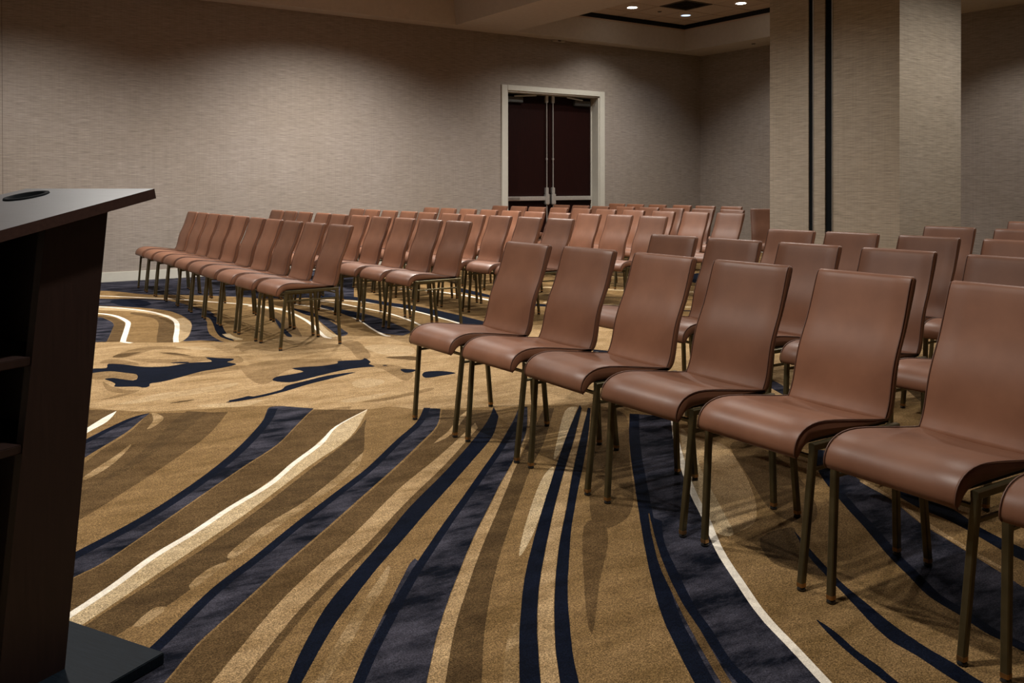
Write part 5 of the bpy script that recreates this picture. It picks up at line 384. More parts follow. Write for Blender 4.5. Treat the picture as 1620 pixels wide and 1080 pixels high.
('cream',[3.294,3.338,3.248,3.288,3.185,3.221,3.115,3.146,3.045,3.069,2.982,2.997,2.922,2.928,2.862,2.858,2.805,2.79,2.752,2.726,2.705,2.668,2.663,2.616,2.625,2.568,2.59,2.523,2.557,2.48,2.526,2.439,2.499,2.402,2.474,2.368,2.45,2.334,2.425,2.298,2.396,2.259,2.362,2.214,2.325,2.168,2.288,2.12,2.253,2.075,2.223,2.033,2.196,1.994,2.173,1.958,2.15,1.922,2.128,1.886,2.105,1.848,2.081,1.81,2.057,1.771,2.033,1.733,2.011,1.696,1.992,1.66,1.974,1.625,1.957,1.589,1.942,1.554,1.927,1.52,1.913,1.488,1.899,1.458,1.886,1.43,1.873,1.402,1.861,1.376,1.849,1.35,1.836,1.323,1.823,1.294,1.81,1.267,1.8,1.245,1.792,1.229,1.768,1.24,1.775,1.256,1.786,1.278,1.798,1.305,1.812,1.334,1.824,1.361,1.836,1.387,1.849,1.414,1.861,1.441,1.875,1.469,1.888,1.499,1.903,1.531,1.917,1.565,1.933,1.601,1.949,1.637,1.968,1.673,1.988,1.71,2.01,1.747,2.034,1.786,2.058,1.824,2.082,1.862,2.105,1.9,2.127,1.936,2.15,1.972,2.174,2.009,2.201,2.049,2.232,2.091,2.267,2.137,2.304,2.184,2.341,2.231,2.374,2.275,2.403,2.314,2.428,2.349,2.452,2.383,2.477,2.418,2.505,2.456,2.536,2.497,2.568,2.54,2.603,2.585,2.642,2.633,2.684,2.685,2.731,2.743,2.784,2.807,2.842,2.876,2.901,2.946,2.961,3.015,3.025,3.087,3.096,3.164,3.166,3.24,3.228,3.307,3.274,3.356]),
('navy',[2.547,2.009,2.521,1.978,2.485,1.936,2.448,1.89,2.417,1.85,2.393,1.815,2.372,1.781,2.354,1.75,2.338,1.724,2.327,1.705,2.319,1.69,2.311,1.676,2.301,1.658,2.287,1.634,2.271,1.607,2.254,1.58,2.239,1.554,2.224,1.53,2.209,1.505,2.195,1.482,2.182,1.46,2.171,1.44,2.162,1.421,2.153,1.403,2.146,1.384,2.141,1.363,2.138,1.342,2.135,1.321,2.131,1.299,2.125,1.278,2.119,1.256,2.112,1.234,2.107,1.215,2.103,1.199,2.1,1.185,2.098,1.171,2.095,1.153,2.091,1.127,2.087,1.098,2.084,1.07,2.081,1.052,2.142,1.042,2.143,1.062,2.144,1.09,2.146,1.122,2.15,1.15,2.155,1.172,2.162,1.192,2.169,1.211,2.175,1.231,2.179,1.251,2.183,1.27,2.186,1.29,2.191,1.311,2.197,1.334,2.205,1.358,2.212,1.382,2.22,1.405,2.226,1.424,2.233,1.441,2.24,1.458,2.248,1.476,2.258,1.498,2.269,1.521,2.28,1.545,2.291,1.569,2.301,1.591,2.311,1.614,2.32,1.635,2.33,1.656,2.339,1.673,2.347,1.687,2.357,1.703,2.368,1.722,2.384,1.748,2.401,1.777,2.421,1.809,2.442,1.843,2.468,1.883,2.498,1.93,2.527,1.973,2.547,2.004]),
('navy',[2.08,1.568,2.073,1.556,2.063,1.539,2.052,1.519,2.041,1.498,2.031,1.477,2.02,1.454,2.01,1.431,2.001,1.408,1.993,1.387,1.985,1.365,1.978,1.344,1.972,1.326,1.968,1.311,1.964,1.3,1.96,1.288,1.955,1.272,1.948,1.248,1.941,1.22,1.935,1.194,1.93,1.177,1.96,1.162,1.963,1.179,1.969,1.205,1.975,1.234,1.981,1.26,1.988,1.279,1.995,1.297,2.003,1.314,2.009,1.332,2.014,1.35,2.019,1.369,2.023,1.389,2.029,1.409,2.038,1.43,2.048,1.452,2.058,1.475,2.066,1.496,2.072,1.516,2.077,1.536,2.08,1.554,2.083,1.566]),
('slate',[3.412,2.587,3.36,2.544,3.289,2.484,3.213,2.417,3.145,2.352,3.085,2.286,3.028,2.217,2.975,2.15,2.928,2.09,2.887,2.038,2.852,1.99,2.818,1.944,2.782,1.896,2.742,1.846,2.701,1.794,2.663,1.746,2.63,1.704,2.605,1.668,2.584,1.638,2.565,1.61,2.546,1.581,2.525,1.553,2.504,1.525,2.485,1.498,2.47,1.471,2.458,1.444,2.449,1.417,2.442,1.39,2.433,1.364,2.423,1.339,2.413,1.314,2.403,1.291,2.395,1.27,2.391,1.251,2.388,1.235,2.387,1.22,2.385,1.206,2.383,1.194,2.378,1.173,2.376,1.158,2.373,1.134,2.371,1.106,2.368,1.079,2.367,1.061,2.716,1.218,2.723,1.241,2.734,1.276,2.746,1.313,2.757,1.344,2.766,1.364,2.774,1.379,2.782,1.393,2.792,1.412,2.805,1.438,2.819,1.468,2.834,1.5,2.849,1.532,2.864,1.564,2.88,1.596,2.896,1.63,2.912,1.664,2.928,1.699,2.943,1.735,2.961,1.771,2.981,1.81,3.006,1.849,3.034,1.889,3.064,1.931,3.093,1.976,3.12,2.025,3.146,2.077,3.172,2.13,3.198,2.18,3.222,2.226,3.245,2.269,3.269,2.311,3.297,2.354,3.335,2.403,3.381,2.455,3.424,2.502,3.455,2.536]),
('navy',[3.438,2.556,3.398,2.523,3.345,2.478,3.285,2.428,3.226,2.375,3.174,2.324,3.127,2.273,3.081,2.219,3.037,2.165,2.996,2.113,2.959,2.065,2.926,2.023,2.898,1.985,2.87,1.948,2.843,1.91,2.814,1.872,2.782,1.831,2.749,1.79,2.717,1.749,2.687,1.712,2.662,1.68,2.642,1.652,2.625,1.627,2.609,1.604,2.594,1.582,2.578,1.559,2.561,1.535,2.545,1.513,2.529,1.491,2.516,1.472,2.505,1.453,2.497,1.435,2.491,1.416,2.485,1.395,2.478,1.373,2.471,1.351,2.462,1.329,2.454,1.308,2.445,1.289,2.438,1.272,2.434,1.258,2.431,1.246,2.427,1.224,2.426,1.212,2.424,1.199,2.42,1.179,2.417,1.164,2.414,1.135,2.412,1.113,2.409,1.091,2.408,1.071,2.406,1.058,2.367,1.061,2.368,1.075,2.37,1.095,2.372,1.117,2.374,1.139,2.376,1.158,2.378,1.17,2.381,1.188,2.385,1.206,2.388,1.229,2.389,1.241,2.391,1.255,2.395,1.27,2.401,1.286,2.408,1.304,2.417,1.324,2.425,1.344,2.433,1.364,2.44,1.385,2.446,1.406,2.453,1.428,2.46,1.45,2.47,1.471,2.482,1.493,2.497,1.515,2.513,1.536,2.529,1.559,2.546,1.581,2.561,1.604,2.576,1.627,2.592,1.65,2.609,1.675,2.63,1.704,2.655,1.737,2.685,1.774,2.718,1.815,2.751,1.856,2.782,1.896,2.811,1.934,2.838,1.971,2.865,2.009,2.895,2.048,2.928,2.09,2.965,2.138,3.006,2.19,3.05,2.244,3.097,2.299,3.145,2.352,3.199,2.404,3.259,2.458,3.319,2.509,3.373,2.554,3.412,2.587]),
('sand',[3.195,2.198,3.21,2.208,3.215,2.186,3.204,2.144,3.171,2.079,3.126,1.999,3.084,1.925,3.05,1.866,3.018,1.812,2.987,1.755,2.954,1.69,2.922,1.623,2.895,1.564,2.873,1.513,2.855,1.469,2.841,1.436,2.829,1.416,2.821,1.407,2.826,1.439,2.839,1.482,2.855,1.528,2.874,1.572,2.897,1.62,2.921,1.669,2.942,1.717,2.964,1.765,2.991,1.816,3.026,1.868,3.066,1.923,3.104,1.983,3.139,2.06,3.171,2.143]),
('navy',[3.191,2.058,3.177,2.029,3.156,1.988,3.135,1.943,3.118,1.902,3.107,1.864,3.099,1.825,3.091,1.788,3.082,1.753,3.07,1.721,3.058,1.69,3.044,1.66,3.03,1.629,3.014,1.596,2.998,1.563,2.981,1.529,2.967,1.493,2.953,1.452,2.94,1.408,2.928,1.369,2.921,1.343,3.025,1.39,3.032,1.416,3.042,1.454,3.053,1.496,3.065,1.535,3.076,1.569,3.087,1.601,3.1,1.634,3.115,1.667,3.136,1.703,3.161,1.74,3.186,1.778,3.205,1.814,3.214,1.849,3.217,1.882,3.218,1.914,3.221,1.946,3.228,1.982,3.238,2.02,3.246,2.054,3.253,2.078]),
('navy',[5.287,3.057,5.231,3.002,5.154,2.929,5.068,2.845,4.983,2.762,4.909,2.687,4.847,2.622,4.791,2.561,4.736,2.5,4.677,2.433,4.611,2.357,4.529,2.262,4.437,2.154,4.35,2.051,4.277,1.965,4.229,1.908,4.161,1.966,4.209,2.023,4.281,2.109,4.369,2.213,4.461,2.321,4.543,2.416,4.609,2.492,4.669,2.56,4.724,2.622,4.781,2.683,4.844,2.75,4.92,2.826,5.005,2.91,5.091,2.993,5.168,3.067,5.225,3.122]),
('slate',[4.564,3.923,4.532,3.862,4.489,3.779,4.439,3.683,4.387,3.582,4.335,3.483,4.278,3.373,4.215,3.252,4.155,3.137,4.105,3.041,4.071,2.977,3.983,3.023,4.016,3.087,4.066,3.183,4.127,3.299,4.19,3.42,4.247,3.529,4.298,3.628,4.351,3.729,4.4,3.825,4.443,3.908,4.475,3.969]),
('brown',[5.277,3.288,5.189,3.198,5.07,3.078,4.94,2.946,4.811,2.814,4.695,2.693,4.587,2.579,4.482,2.467,4.382,2.359,4.289,2.256,4.206,2.16,4.126,2.061,4.049,1.959,3.979,1.865,3.923,1.788,3.885,1.736,3.788,1.807,3.826,1.859,3.883,1.936,3.953,2.031,4.032,2.135,4.114,2.237,4.199,2.336,4.293,2.44,4.394,2.549,4.5,2.661,4.608,2.775,4.725,2.898,4.854,3.03,4.985,3.163,5.103,3.282,5.192,3.372])]

def build_floor():
    verts = [Vector(p) for p in ((X0, Y0), (XW+.1, Y0), (XW+.1, YW+.4), (X0, YW+.4))]
    edges = [(0, 1), (1, 2), (2, 3), (3, 0)]
    polys = []
    # the carpet repeats in mirror image on the far side of the lectern
    nx, ny = np.array((1, -.070))/math.hypot(1, .070); c0 = -.02*nx
    half = np.array([(c0*nx+t*.070-s*12*nx, c0*ny+t*1.0-s*12*ny) for t, s in ((-20, 0), (20, 0), (20, 1), (-20, 1))])
    pieces = [(m, np.array(f, float).reshape(-1, 2)) for m, f in CARPET]; extra = [('tan', half)]
    for m, p in pieces:
        d = p[:, 0]*nx+p[:, 1]*ny-c0; o = []
        for k in range(len(p)):
            a, b_ = p[k-1], p[k]; da, db = d[k-1], d[k]
            if (da >= 0) != (db >= 0): o.append(a+(b_-a)*da/(da-db))
            if db >= 0: o.append(b_)
        if len(o) > 2:
            o = np.array(o); dd = o[:, 0]*nx+o[:, 1]*ny-c0
            if dd.min() < 5: extra.append((m, o-2*dd[:, None]*np.array([[nx, ny]])))
    for m, p in pieces+extra:
        p = np.array(p, float)
        p[:, 0] = np.clip(p[:, 0], X0+.02, XW+.05); p[:, 1] = np.clip(p[:, 1], Y0+.02, YW+.3)
        b = len(verts); n = len(p)
        verts += [Vector((float(a), float(c))) for a, c in p]
        edges += [(b+i, b+(i+1) % n) for i in range(n)]
        polys.append((m, p))
    vs, es, fs, *_ = delaunay_2d_cdt(verts, edges, [], 0, 1e-4)
    V = np.array([(v.x, v.y) for v in vs]); Fc = np.array([V[list(f)].mean(0) for f in fs])
    names = list(CM); mi = np.full(len(fs), names.index('tan'))
    for m, p in polys:
        q = np.roll(p, -1, 0)
        lo, hi = p.min(0), p.max(0)
        c = np.where(np.all((Fc >= lo) & (Fc <= hi), axis=1))[0]
        if not len(c): continue
        x, y = Fc[c, 0][:, None], Fc[c, 1][:, None]
        cond = (p[None, :, 1] > y) != (q[None, :, 1] > y)
        dy = q[:, 1]-p[:, 1]; dy = np.where(np.abs(dy) < 1e-12, 1e-12, dy)
        xi = p[None, :, 0]+(y-p[None, :, 1])*(q[:, 0]-p[:, 0])[None, :]/dy[None, :]
        inside = (np.sum(cond & (x < xi), axis=1) % 2) == 1
        mi[c[inside]] = names.index(m)
    faces = []
    for f in fs:
        a = V[f[1]]-V[f[0]]; b = V[f[2]]-V[f[0]]
        faces.append(tuple(f) if a[0]*b[1]-a[1]*b[0] > 0 else tuple(f)[::-1])
    o = mesh_obj('floor', [(v[0], v[1], 0) for v in V], faces, [CM[k] for k in names], None, False, [int(i) for i in mi])
    return tag(o, kind='structure')
build_floor()

# ------------------------------------------------------------------ walls, baseboards, pillar
DX0, DX1, DZ = 8.017, 10.184, 2.831        # outer edge of the door casing
JX0, JX1, JZ = 8.132, 10.070, 2.742        # opening
def struct(name, mb, mats): return tag(mb.build(name, mats), kind='structure')
TOP = 4.3
wl = MB(); wl.box(X0, JX0, YW, YW+.3, 0, TOP); wl.box(JX1, XW+.2, YW, YW+.3, 0, TOP); wl.box(JX0, JX1, YW, YW+.3, JZ, TOP)
wl.box(JX0-.1, JX1+.1, YW+.3, YW+.36, 0, TOP, 1)
struct('wall_left', wl, [M['paper'], M['black']])
struct('wall_right', MB().box(XW, XW+.2, Y0, YW, 0, TOP), M['paper'])
struct('wall_back', MB().box(X0-.2, X0, Y0-.2, YW+.3, 0, TOP), M['paper'])
struct('wall_front', MB().box(X0, XW+.2, Y0-.2, Y0, 0, TOP), M['paper'])
bb = MB(); bb.bbox(X0, DX0, YW-.016, YW+.01, 0, .125, .004); bb.bbox(DX1, XW-.001, YW-.016, YW+.01, 0, .125, .004)
struct('baseboard_left', bb, M['white'])
struct('baseboard_right', MB().bbox(XW-.016, XW+.01, Y0+.01, YW-.02, 0, .125, .004), M['white'])
# fine joint between two wallpapered wall panels at the far left
struct('trim_1', MB().box(.979, .983, YW-.002, YW+.002, .125, HC), M['tile_dark'])
struct('trim_2', MB().box(XW-.002, XW+.002, 5.928, 5.932, .125, HC), M['tile_dark'])
# pillar: papered column whose stage side takes the seals of a folding partition
PX, PX1, PY0, PY1 = 7.6, 8.637, 4.817, 6.309
pl = MB(); pl.box(PX, PX1, PY0, 5.486, 0, HC+.3); pl.box(PX, PX1, 5.625, 5.760, 0, HC+.3); pl.box(PX, PX1, 5.820, PY1, 0, HC+.3)
pl.box(PX+.06, PX1, 5.486, 5.820, 0, HC+.3, 1)
pillar = struct('wall_pillar', pl, [M['paper_gold'], M['black']])
MB().box(PX+.012, PX+.06, 5.545, 5.622, 0, HC).build('partition_seal', M['rubber'], pillar)
MB().box(PX+.006, PX+.06, 5.490, 5.540, 0, HC).build('partition_edge', M['paper_gold'], pillar)
MB().box(PX+.010, PX+.06, 5.772, 5.818, 0, HC).build('partition_seal', M['rubber'], pillar)
MB().box(PX-.004, PX+.05, 5.757, 5.768, 0, HC).build('edge_trim', M['alu'], pillar)
MB().box(PX-.003, PX+.05, 5.536, 5.545, 0, HC).build('edge_trim', M['alu'], pillar)

# ------------------------------------------------------------------ ceiling with two splayed trays
TR = (8.08, 11.85, 7.00, 11.79); TL = (0.55, 7.00, 7.00, 11.79); SPL = .10; ZS = 3.99
ce = MB()
for x0, x1, y0, y1 in ((X0-.1, XW+.1, Y0-.1, 7.0), (X0-.1, TL[0], 7.0, YW+.1), (TL[1], TR[0], 7.0, YW+.1), (TR[1], XW+.1, 7.0, YW+.1),
                       (TL[0], TL[1], TL[3], YW+.1), (TR[0], TR[1], TR[3], YW+.1)):
    ce.box(x0, x1, y0, y1, HC, HC+.02)
ceiling = struct('ceiling', ce, M['ceil'])
def tray(T):
    x0, x1, y0, y1 = T; s = SPL
    lo = [(x0, y0, HC), (x1, y0, HC), (x1, y1, HC), (x0, y1, HC)]
    hi = [(x0+s, y0+s, ZS), (x1-s, y0+s, ZS), (x1-s, y1-s, ZS), (x0+s, y1-s, ZS)]
    for i in range(4):
        j = (i+1) % 4
        a, b, c, d = (Vector(v) for v in (lo[i], lo[j], hi[j], hi[i]))
        n = (b-a).cross(d-a).normalized()*.02
        cen = Vector(((x0+x1)/2, (y0+y1)/2, 3.8))
        if n.dot(a-cen) < 0: n = -n
        MB().add([a, b, c, d, a+n, b+n, c+n, d+n], [(0,1,2,3),(7,6,5,4),(0,4,5,1),(1,5,6,2),(2,6,7,3),(3,7,4,0)]).build('tray_side', M['ceil'], ceiling)
    led = MB(); g = s+.0
    for (a, b, c, d) in ((x0+g-.10, x1-g+.10, y1-g, y1-g+.10), (x0+g-.10, x1-g+.10, y0+g-.10, y0+g), (x0+g-.10, x0+g, y0+g, y1-g), (x1-g, x1-g+.10, y0+g, y1-g)):
        led.box(a, b, c, d, ZS-.002, ZS+.028)
    led.build('tray_ledge', M['tile'], ceiling)
    sl = MB(); e = .055
    for (a, b, c, d) in ((x0+g-e-.03, x1-g+e+.03, y1-g+e, y1-g+e+.03), (x0+g-e-.03, x1-g+e+.03, y0+g-e-.03, y0+g-e), (x0+g-e-.03, x0+g-e, y0+g-e, y1-g+e), (x1-g+e, x1-g+e+.03, y0+g-e, y1-g+e)):
        sl.box(a, b, c, d, ZS+.028, ZT+.05)
    sl.build('air_slot', M['black'], ceiling)
tray(TR); tray(TL)
MB().box(TL[0], TL[1], TL[2], TL[3], ZT+.02, ZT+.05).build('tray_top', M['black'], ceiling)
MB().box(TR[0], TR[1], TR[2], TR[3], ZT+.02, ZT+.05).build('tray_top', M['black'], ceiling)
def tiles(T, cx, cy):
    xs0, xs1, ys0, ys1 = T[0]+SPL-.02, T[1]-SPL+.02, T[2]+SPL-.02, T[3]-SPL+.02
    def cuts(a, b, c):
        e = []; k = math.floor((a-(c-.305))/.61)
        v = c-.305+k*.61
        while v < b:
            lo, hi = max(a, v), min(b, v+.61)
            if hi-lo > .05: e.append((lo, hi))
            v += .61
        return e
    cache = {}
    for xa, xb in cuts(xs0, xs1, cx):
        for ya, yb in cuts(ys0, ys1, cy):
            w, d = round(xb-xa-.020, 3), round(yb-ya-.020, 3)
            vent = abs((xa+xb)/2-10.49) < .1 and abs((ya+yb)/2-10.40) < .1
            if vent: continue
            if (w, d) not in cache: 
                o = MB().bbox(-w/2, w/2, -d/2, d/2, 0, .02, .004).build('ceiling_tile', M['tile'], ceiling); cache[(w, d)] = o.data
            else: o = link(bpy.data.objects.new('ceiling_tile', cache[(w, d)]), ceiling)
            o.location = ((xa+xb)/2, (ya+yb)/2, ZT)
tiles(TR, 10.49, 10.40)
tiles(TL, 4.10, 11.01)
v = empty('air_vent', (10.49, 10.40, ZT)); tag(v, 'square dark air vent in the ceiling tray tiles', 'vent')
fr = MB()
for a in ((-.298, .298, .27, .298), (-.298, .298, -.298, -.27), (-.298, -.27, -.27, .27), (.27, .298, -.27, .27)): fr.box(*a, -.004, .016)
fr.build('frame', M['tile_dark'], v)
for k in range(9): MB().bar((-.27, -.24+k*.06, .008), (.27, -.24+k*.06, .008), .03, .004, (0, 1, .8), .001).build('slat', M['tile_dark'], v)

# ------------------------------------------------------------------ downlights
def downlight(x, y, z, watts, cone, blend, label):
    t = empty('downlight', (x, y, z)); 
    tag(t, label or 'round recessed ceiling downlight, one of those lighting the room from beyond the view', 'ceiling light', 'recessed downlights' if label else 'downlights out of view')
    dim = watts < 40
    MB().lathe([(.078, -.002), (.100, -.008), (.104, -.002), (.104, .004)], 28).build('trim_ring', M['trim'], t, True)
    MB().lathe([(.0, -.004), (.05, -.005), (.079, -.003)], 28).build('lens', M['lens_dim' if dim else 'lens'], t, True)
    ld = bpy.data.lights.new('lamp', 'SPOT'); ld.energy = watts; ld.spot_size = math.radians(cone); ld.spot_blend = blend
    ld.color = (.8, .88, 1) if dim else WARM; ld.shadow_soft_size = .07
    lo = bpy.data.objects.new('lamp', ld); COL.objects.link(lo); lo.parent = t; lo.location = (0, 0, -.03)
for L in LAMPS: downlight(*L)
def sprinkler(name, loc, label):
    t = empty(name, loc); tag(t, label, 'sprinkler')
    MB().lathe([(0, -.012), (.022, -.012), (.035, -.004), (.04, 0)], 16).build('cover', M['tile_dark'], t, True)
    MB().lathe([(0, -.03), (.012, -.03), (.012, -.012)], 12).build('head', M['alu'], t, True)
sprinkler('sprinkler', (10.49, 11.01, ZT), 'small dark sprinkler head in the tile beside the vent')
sprinkler('sprinkler', (12.21, 10.49, HC), 'small sprinkler head in the soffit above the far wall')
sen = empty('ceiling_sensor', (9.16, YW, HC)); tag(sen, 'small pale sensor box at the ceiling edge above the double door', 'sensor')
MB().bbox(-.13, .13, -.06, 0, -.035, 0, .006).build('housing', M['ceil'], sen); MB().bbox(-.03, .03, -.063, -.058, -.026, -.01, .002).build('lens', M['black'], sen)
out = empty('wall_outlet', (6.39, YW, .417)); tag(out, 'ivory power outlet plate low on the papered wall', 'outlet')
MB().bbox(-.036, .036, -.006, .0, -.058, .058, .003).build('plate', M['plastic'], out)
for dz in (-.022, .022): MB().bbox(-.017, .017, -.008, -.005, dz-.014, dz+.014, .002).build('socket', M['trim'], out)

# ------------------------------------------------------------------ double door
door = tag(empty('door_1', (0, 0, 0)), kind='structure')
ca = MB(); yf = YW-.022
ca.bbox(DX0, JX0, yf, YW+.01, 0, DZ, .005); ca.bbox(JX1, DX1, yf, YW+.01, 0, DZ, .005); ca.bbox(JX0, JX1, yf, YW+.01, JZ, DZ, .005)
ca.build('casing', M['white'], door)
YD = YW+.20
ja = MB(); ja.box(JX0, JX0+.02, YW, YD+.08, 0, JZ); ja.box(JX1-.02, JX1, YW, YD+.08, 0, JZ); ja.box(JX0, JX1, YW, YD+.08, JZ-.02, JZ)
ja.build('jamb', M['white'], door)
stp = MB(); stp.box(JX1-.035, JX1-.02, YD-.02, YD+.02, 0, JZ-.02); stp.box(JX0+.02, JX0+.035, YD-.02, YD+.02, 0, JZ-.02)
stp.build('door_stop', M['white'], door)
MID = 9.121
def leaf(x0, x1, sgn):
    lf = MB().bbox(x0, x1, YD, YD+.05, .008, JZ-.03, .003).build('door_leaf', M['mahogany'], door)
    xr = MID-sgn*.066
    MB().bar((xr, YD-.035, 1.10), (xr, YD-.035, 2.64), .015, .015, (1, 0, 0)).build('vertical_rod', M['steel'], lf)
    MB().bar((xr, YD-.035, .05), (xr, YD-.035, .86), .015, .015, (1, 0, 0)).build('vertical_rod', M['steel'], lf)
    MB().bbox(xr-.028, xr+.028, YD-.05, YD, 2.60, 2.72, .005).build('rod_latch', M['steel'], lf)
    MB().bbox(xr-.016, xr+.016, YD-.045, YD-.02, 1.63, 1.66, .003).build('rod_guide', M['steel'], lf)
    MB().bbox(xr-.042, xr+.042, YD-.075, YD, .87, 1.06, .014).build('latch_case', M['steel'], lf)
    MB().bbox(xr-.030, xr+.030, YD-.055, YD, 1.06, 1.16, .006).build('rod_cover', M['steel'], lf)
    a, b = (x0+.03, xr-.04) if sgn > 0 else (xr+.04, x1-.03)
    m_ = a+.36*(b-a) if sgn > 0 else b-.02
    MB().bbox(a, b, YD-.055, YD, .942, 1.012, .006).build('push_bar', M['steel'], lf)
    MB().bbox(min(a, b)+.02, m_-.0, YD-.062, YD-.02, .955, 1.0, .004).build('push_pad', M['alu'], lf) if sgn > 0 else None
    c0, c1 = (x0+.05, x0+.40) if sgn > 0 else (x1-.40, x1-.05)
    MB().bbox(c0, c1, YD-.06, YD, 2.575, 2.665, .006).build('door_closer', M['closer'], lf)
    MB().bar(((c0+c1)/2, YD-.05, 2.675), ((c0+c1)/2+sgn*.40, YD-.12, 2.70), .022, .010, (0, 0, 1)).build('closer_arm', M['steel'], lf)
leaf(JX0+.022, MID-.004, 1); leaf(MID+.004, JX1-.022, -1)

# ------------------------------------------------------------------ lectern
AZ = .4924
lec = empty('lectern', (.3212, 2.4034, 0), AZ)   # local +X faces the audience, local -Y is the side seen here
tag(lec, 'dark wooden lectern with slanted top and flat base at left', 'lectern')
sp = lec
ZB, TG, TILT, TW, TH = 1.193, .2287, .2167, .527, .026
sd = Vector((-1, 0, -TILT)).normalized(); nn = Vector((-TILT, 0, 1)).normalized()
Bc = Vector((TG, -.0511, ZB)); LEN = .46
def slab(y0, y1, s0, s1, t0, t1, b=.002):
    mb = MB().bbox(s0, s1, y0, y1, -t1, -t0, b)
    R_ = Matrix((sd, Vector((0, 1, 0)), nn)).transposed()
    mb.v = [tuple(R_ @ Vector(v)+Bc-Vector((0, Bc.y, 0))) for v in mb.v]; return mb
GX, GL, GR = .098, -.0511+.385, .05
# slab with a round hole for the cable grommet
def top_with_hole():
    n = 40; y0, y1 = -.0511, -.0511+TW
    ring = [(GX+GR*math.cos(2*math.pi*k/n), GL+GR*math.sin(2*math.pi*k/n)) for k in range(n)]
    outer = [(0, y0), (LEN, y0), (LEN, y1), (0, y1)]
    vs = [Vector(p) for p in outer+ring]; ed = [(0, 1), (1, 2), (2, 3), (3, 0)]+[(4+k, 4+(k+1) % n) for k in range(n)]
    v2, e2, f2, *_ = delaunay_2d_cdt(vs, ed, [], 0, 1e-6)
    keep = [f for f in f2 if ((sum((v2[i] for i in f), Vector((0, 0)))/len(f))-Vector((GX, GL))).length > GR*.985 or max((v2[i]-Vector((GX, GL))).length for i in f) > GR*1.01]
    R_ = Matrix((sd, Vector((0, 1, 0)), nn)).transposed(); off = Bc-Vector((0, Bc.y, 0))
    mb = MB(); N = len(v2)
    P = [R_ @ Vector((p.x, p.y, 0))+off for p in v2]+[R_ @ Vector((p.x, p.y, -TH))+off for p in v2]
    fs = [tuple(f) for f in keep]+[tuple(i+N for i in reversed(f)) for f in keep]
    cnt = {}
    sidemat = len(fs)
    for f in keep:
        for i in range(len(f)):
            a, b = f[i], f[(i+1) % len(f)]; cnt[(a, b)] = 1
    for (a, b) in cnt:
        if (b, a) not in cnt: fs.append((b, a, a+N, b+N))
    mb.add(P, fs); mb.m = [0]*sidemat+[1]*(len(fs)-sidemat)
    o = mb.build('top', [M['espresso_top'], M['edge_lit']], lec); smooth_by_angle(o, 30); return o
top = top_with_hole()
R_ = Matrix((sd, Vector((0, 1, 0)), nn)).transposed(); off = Bc-Vector((0, Bc.y, 0))
g = MB().lathe([(GR*1.16, 0), (GR*1.14, .004), (GR*1.02, .005), (GR*.90, .003), (GR*.88, -.03), (0, -.03)], 36)
g.v = [tuple(R_ @ (Vector(v)+Vector((GX, GL, 0)))+off) for v in g.v]
g.build('grommet', M['rubber'], top, True)
slab(-.0511, -.0511+TW, -.0015, LEN, 0.0, TH, .0015)
# slanted side panels, front panel, shelves, base
def side(y0, y1):
    x0b, x1b, x0t, x1t = -.172, 0, -.172+.127, .127
    zb = .03; zt = 1.137; zr = zt-TILT*.172
    vs = [(x0b, y0, zb), (x1b, y0, zb), (x1t, y0, zt), (x0t, y0, zr), (x0b, y1, zb), (x1b, y1, zb), (x1t, y1, zt), (x0t, y1, zr)]
    return MB().add(vs, [(0,1,2,3),(7,6,5,4),(0,4,5,1),(1,5,6,2),(2,6,7,3),(3,7,4,0)])
side(0, .024).build('side_panel', M['espresso'], lec); side(.40, .424).build('side_panel', M['espresso'], lec)
fp = MB(); fp.add([(-.03, .024, .03), (-.012, .024, .03), (.113, .024, 1.13), (.095, .024, 1.126), (-.03, .40, .03), (-.012, .40, .03), (.113, .40, 1.13), (.095, .40, 1.126)],
                  [(0,1,2,3),(7,6,5,4),(0,4,5,1),(1,5,6,2),(2,6,7,3),(3,7,4,0)])
fp.build('front_panel', M['espresso'], lec)
for z in (.80, .60):
    dx = .127*(z-.03)/1.107
    MB().bbox(-.30+dx, -.155+dx, .004, .42, z-.02, z, .002).build('shelf', M['espresso'], lec)
    MB().box(-.155+dx, -.04+dx, .025, .40, z-.02, z).build('shelf', M['espresso'], lec)
MB().bbox(-.36, .165, -.153, .577, 0.001, .03, .002).build('base', M['base_lam'], lec)

# ------------------------------------------------------------------ chairs
def sweep(prof, halfw, stations, name, mat, parent, wfun=None, zfun=None):
    """closed side profile swept across the chair with rounded ends"""
    P = np.array(prof, float); n = len(P)
    t = np.roll(P, -1, 0)-np.roll(P, 1, 0); nrm = np.stack([t[:, 1], -t[:, 0]], 1); nrm /= np.linalg.norm(nrm, axis=1)[:, None]
    area = .5*np.sum(P[:, 0]*np.roll(P[:, 1], -1)-np.roll(P[:, 0], -1)*P[:, 1])
    if area < 0: nrm = -nrm
    vs = []; fs = []
    for s, ins in stations:
        for (u, z), (nx, nz) in zip(P, nrm):
            w = halfw if wfun is None else wfun(z)
            dz = 0 if zfun is None else zfun(u, z, s)
            vs.append((u-nx*ins, s*w, z-nz*ins+dz))
    k = len(stations)
    for i in range(k-1):
        for j in range(n): fs.append((i*n+j, i*n+(j+1) % n, (i+1)*n+(j+1) % n, (i+1)*n+j))
    fs += [tuple(range(n)), tuple(range((k-1)*n, k*n))[::-1]]
    o = mesh_obj(name, vs, fs, mat, parent, True); smooth_by_angle(o, 55); return o
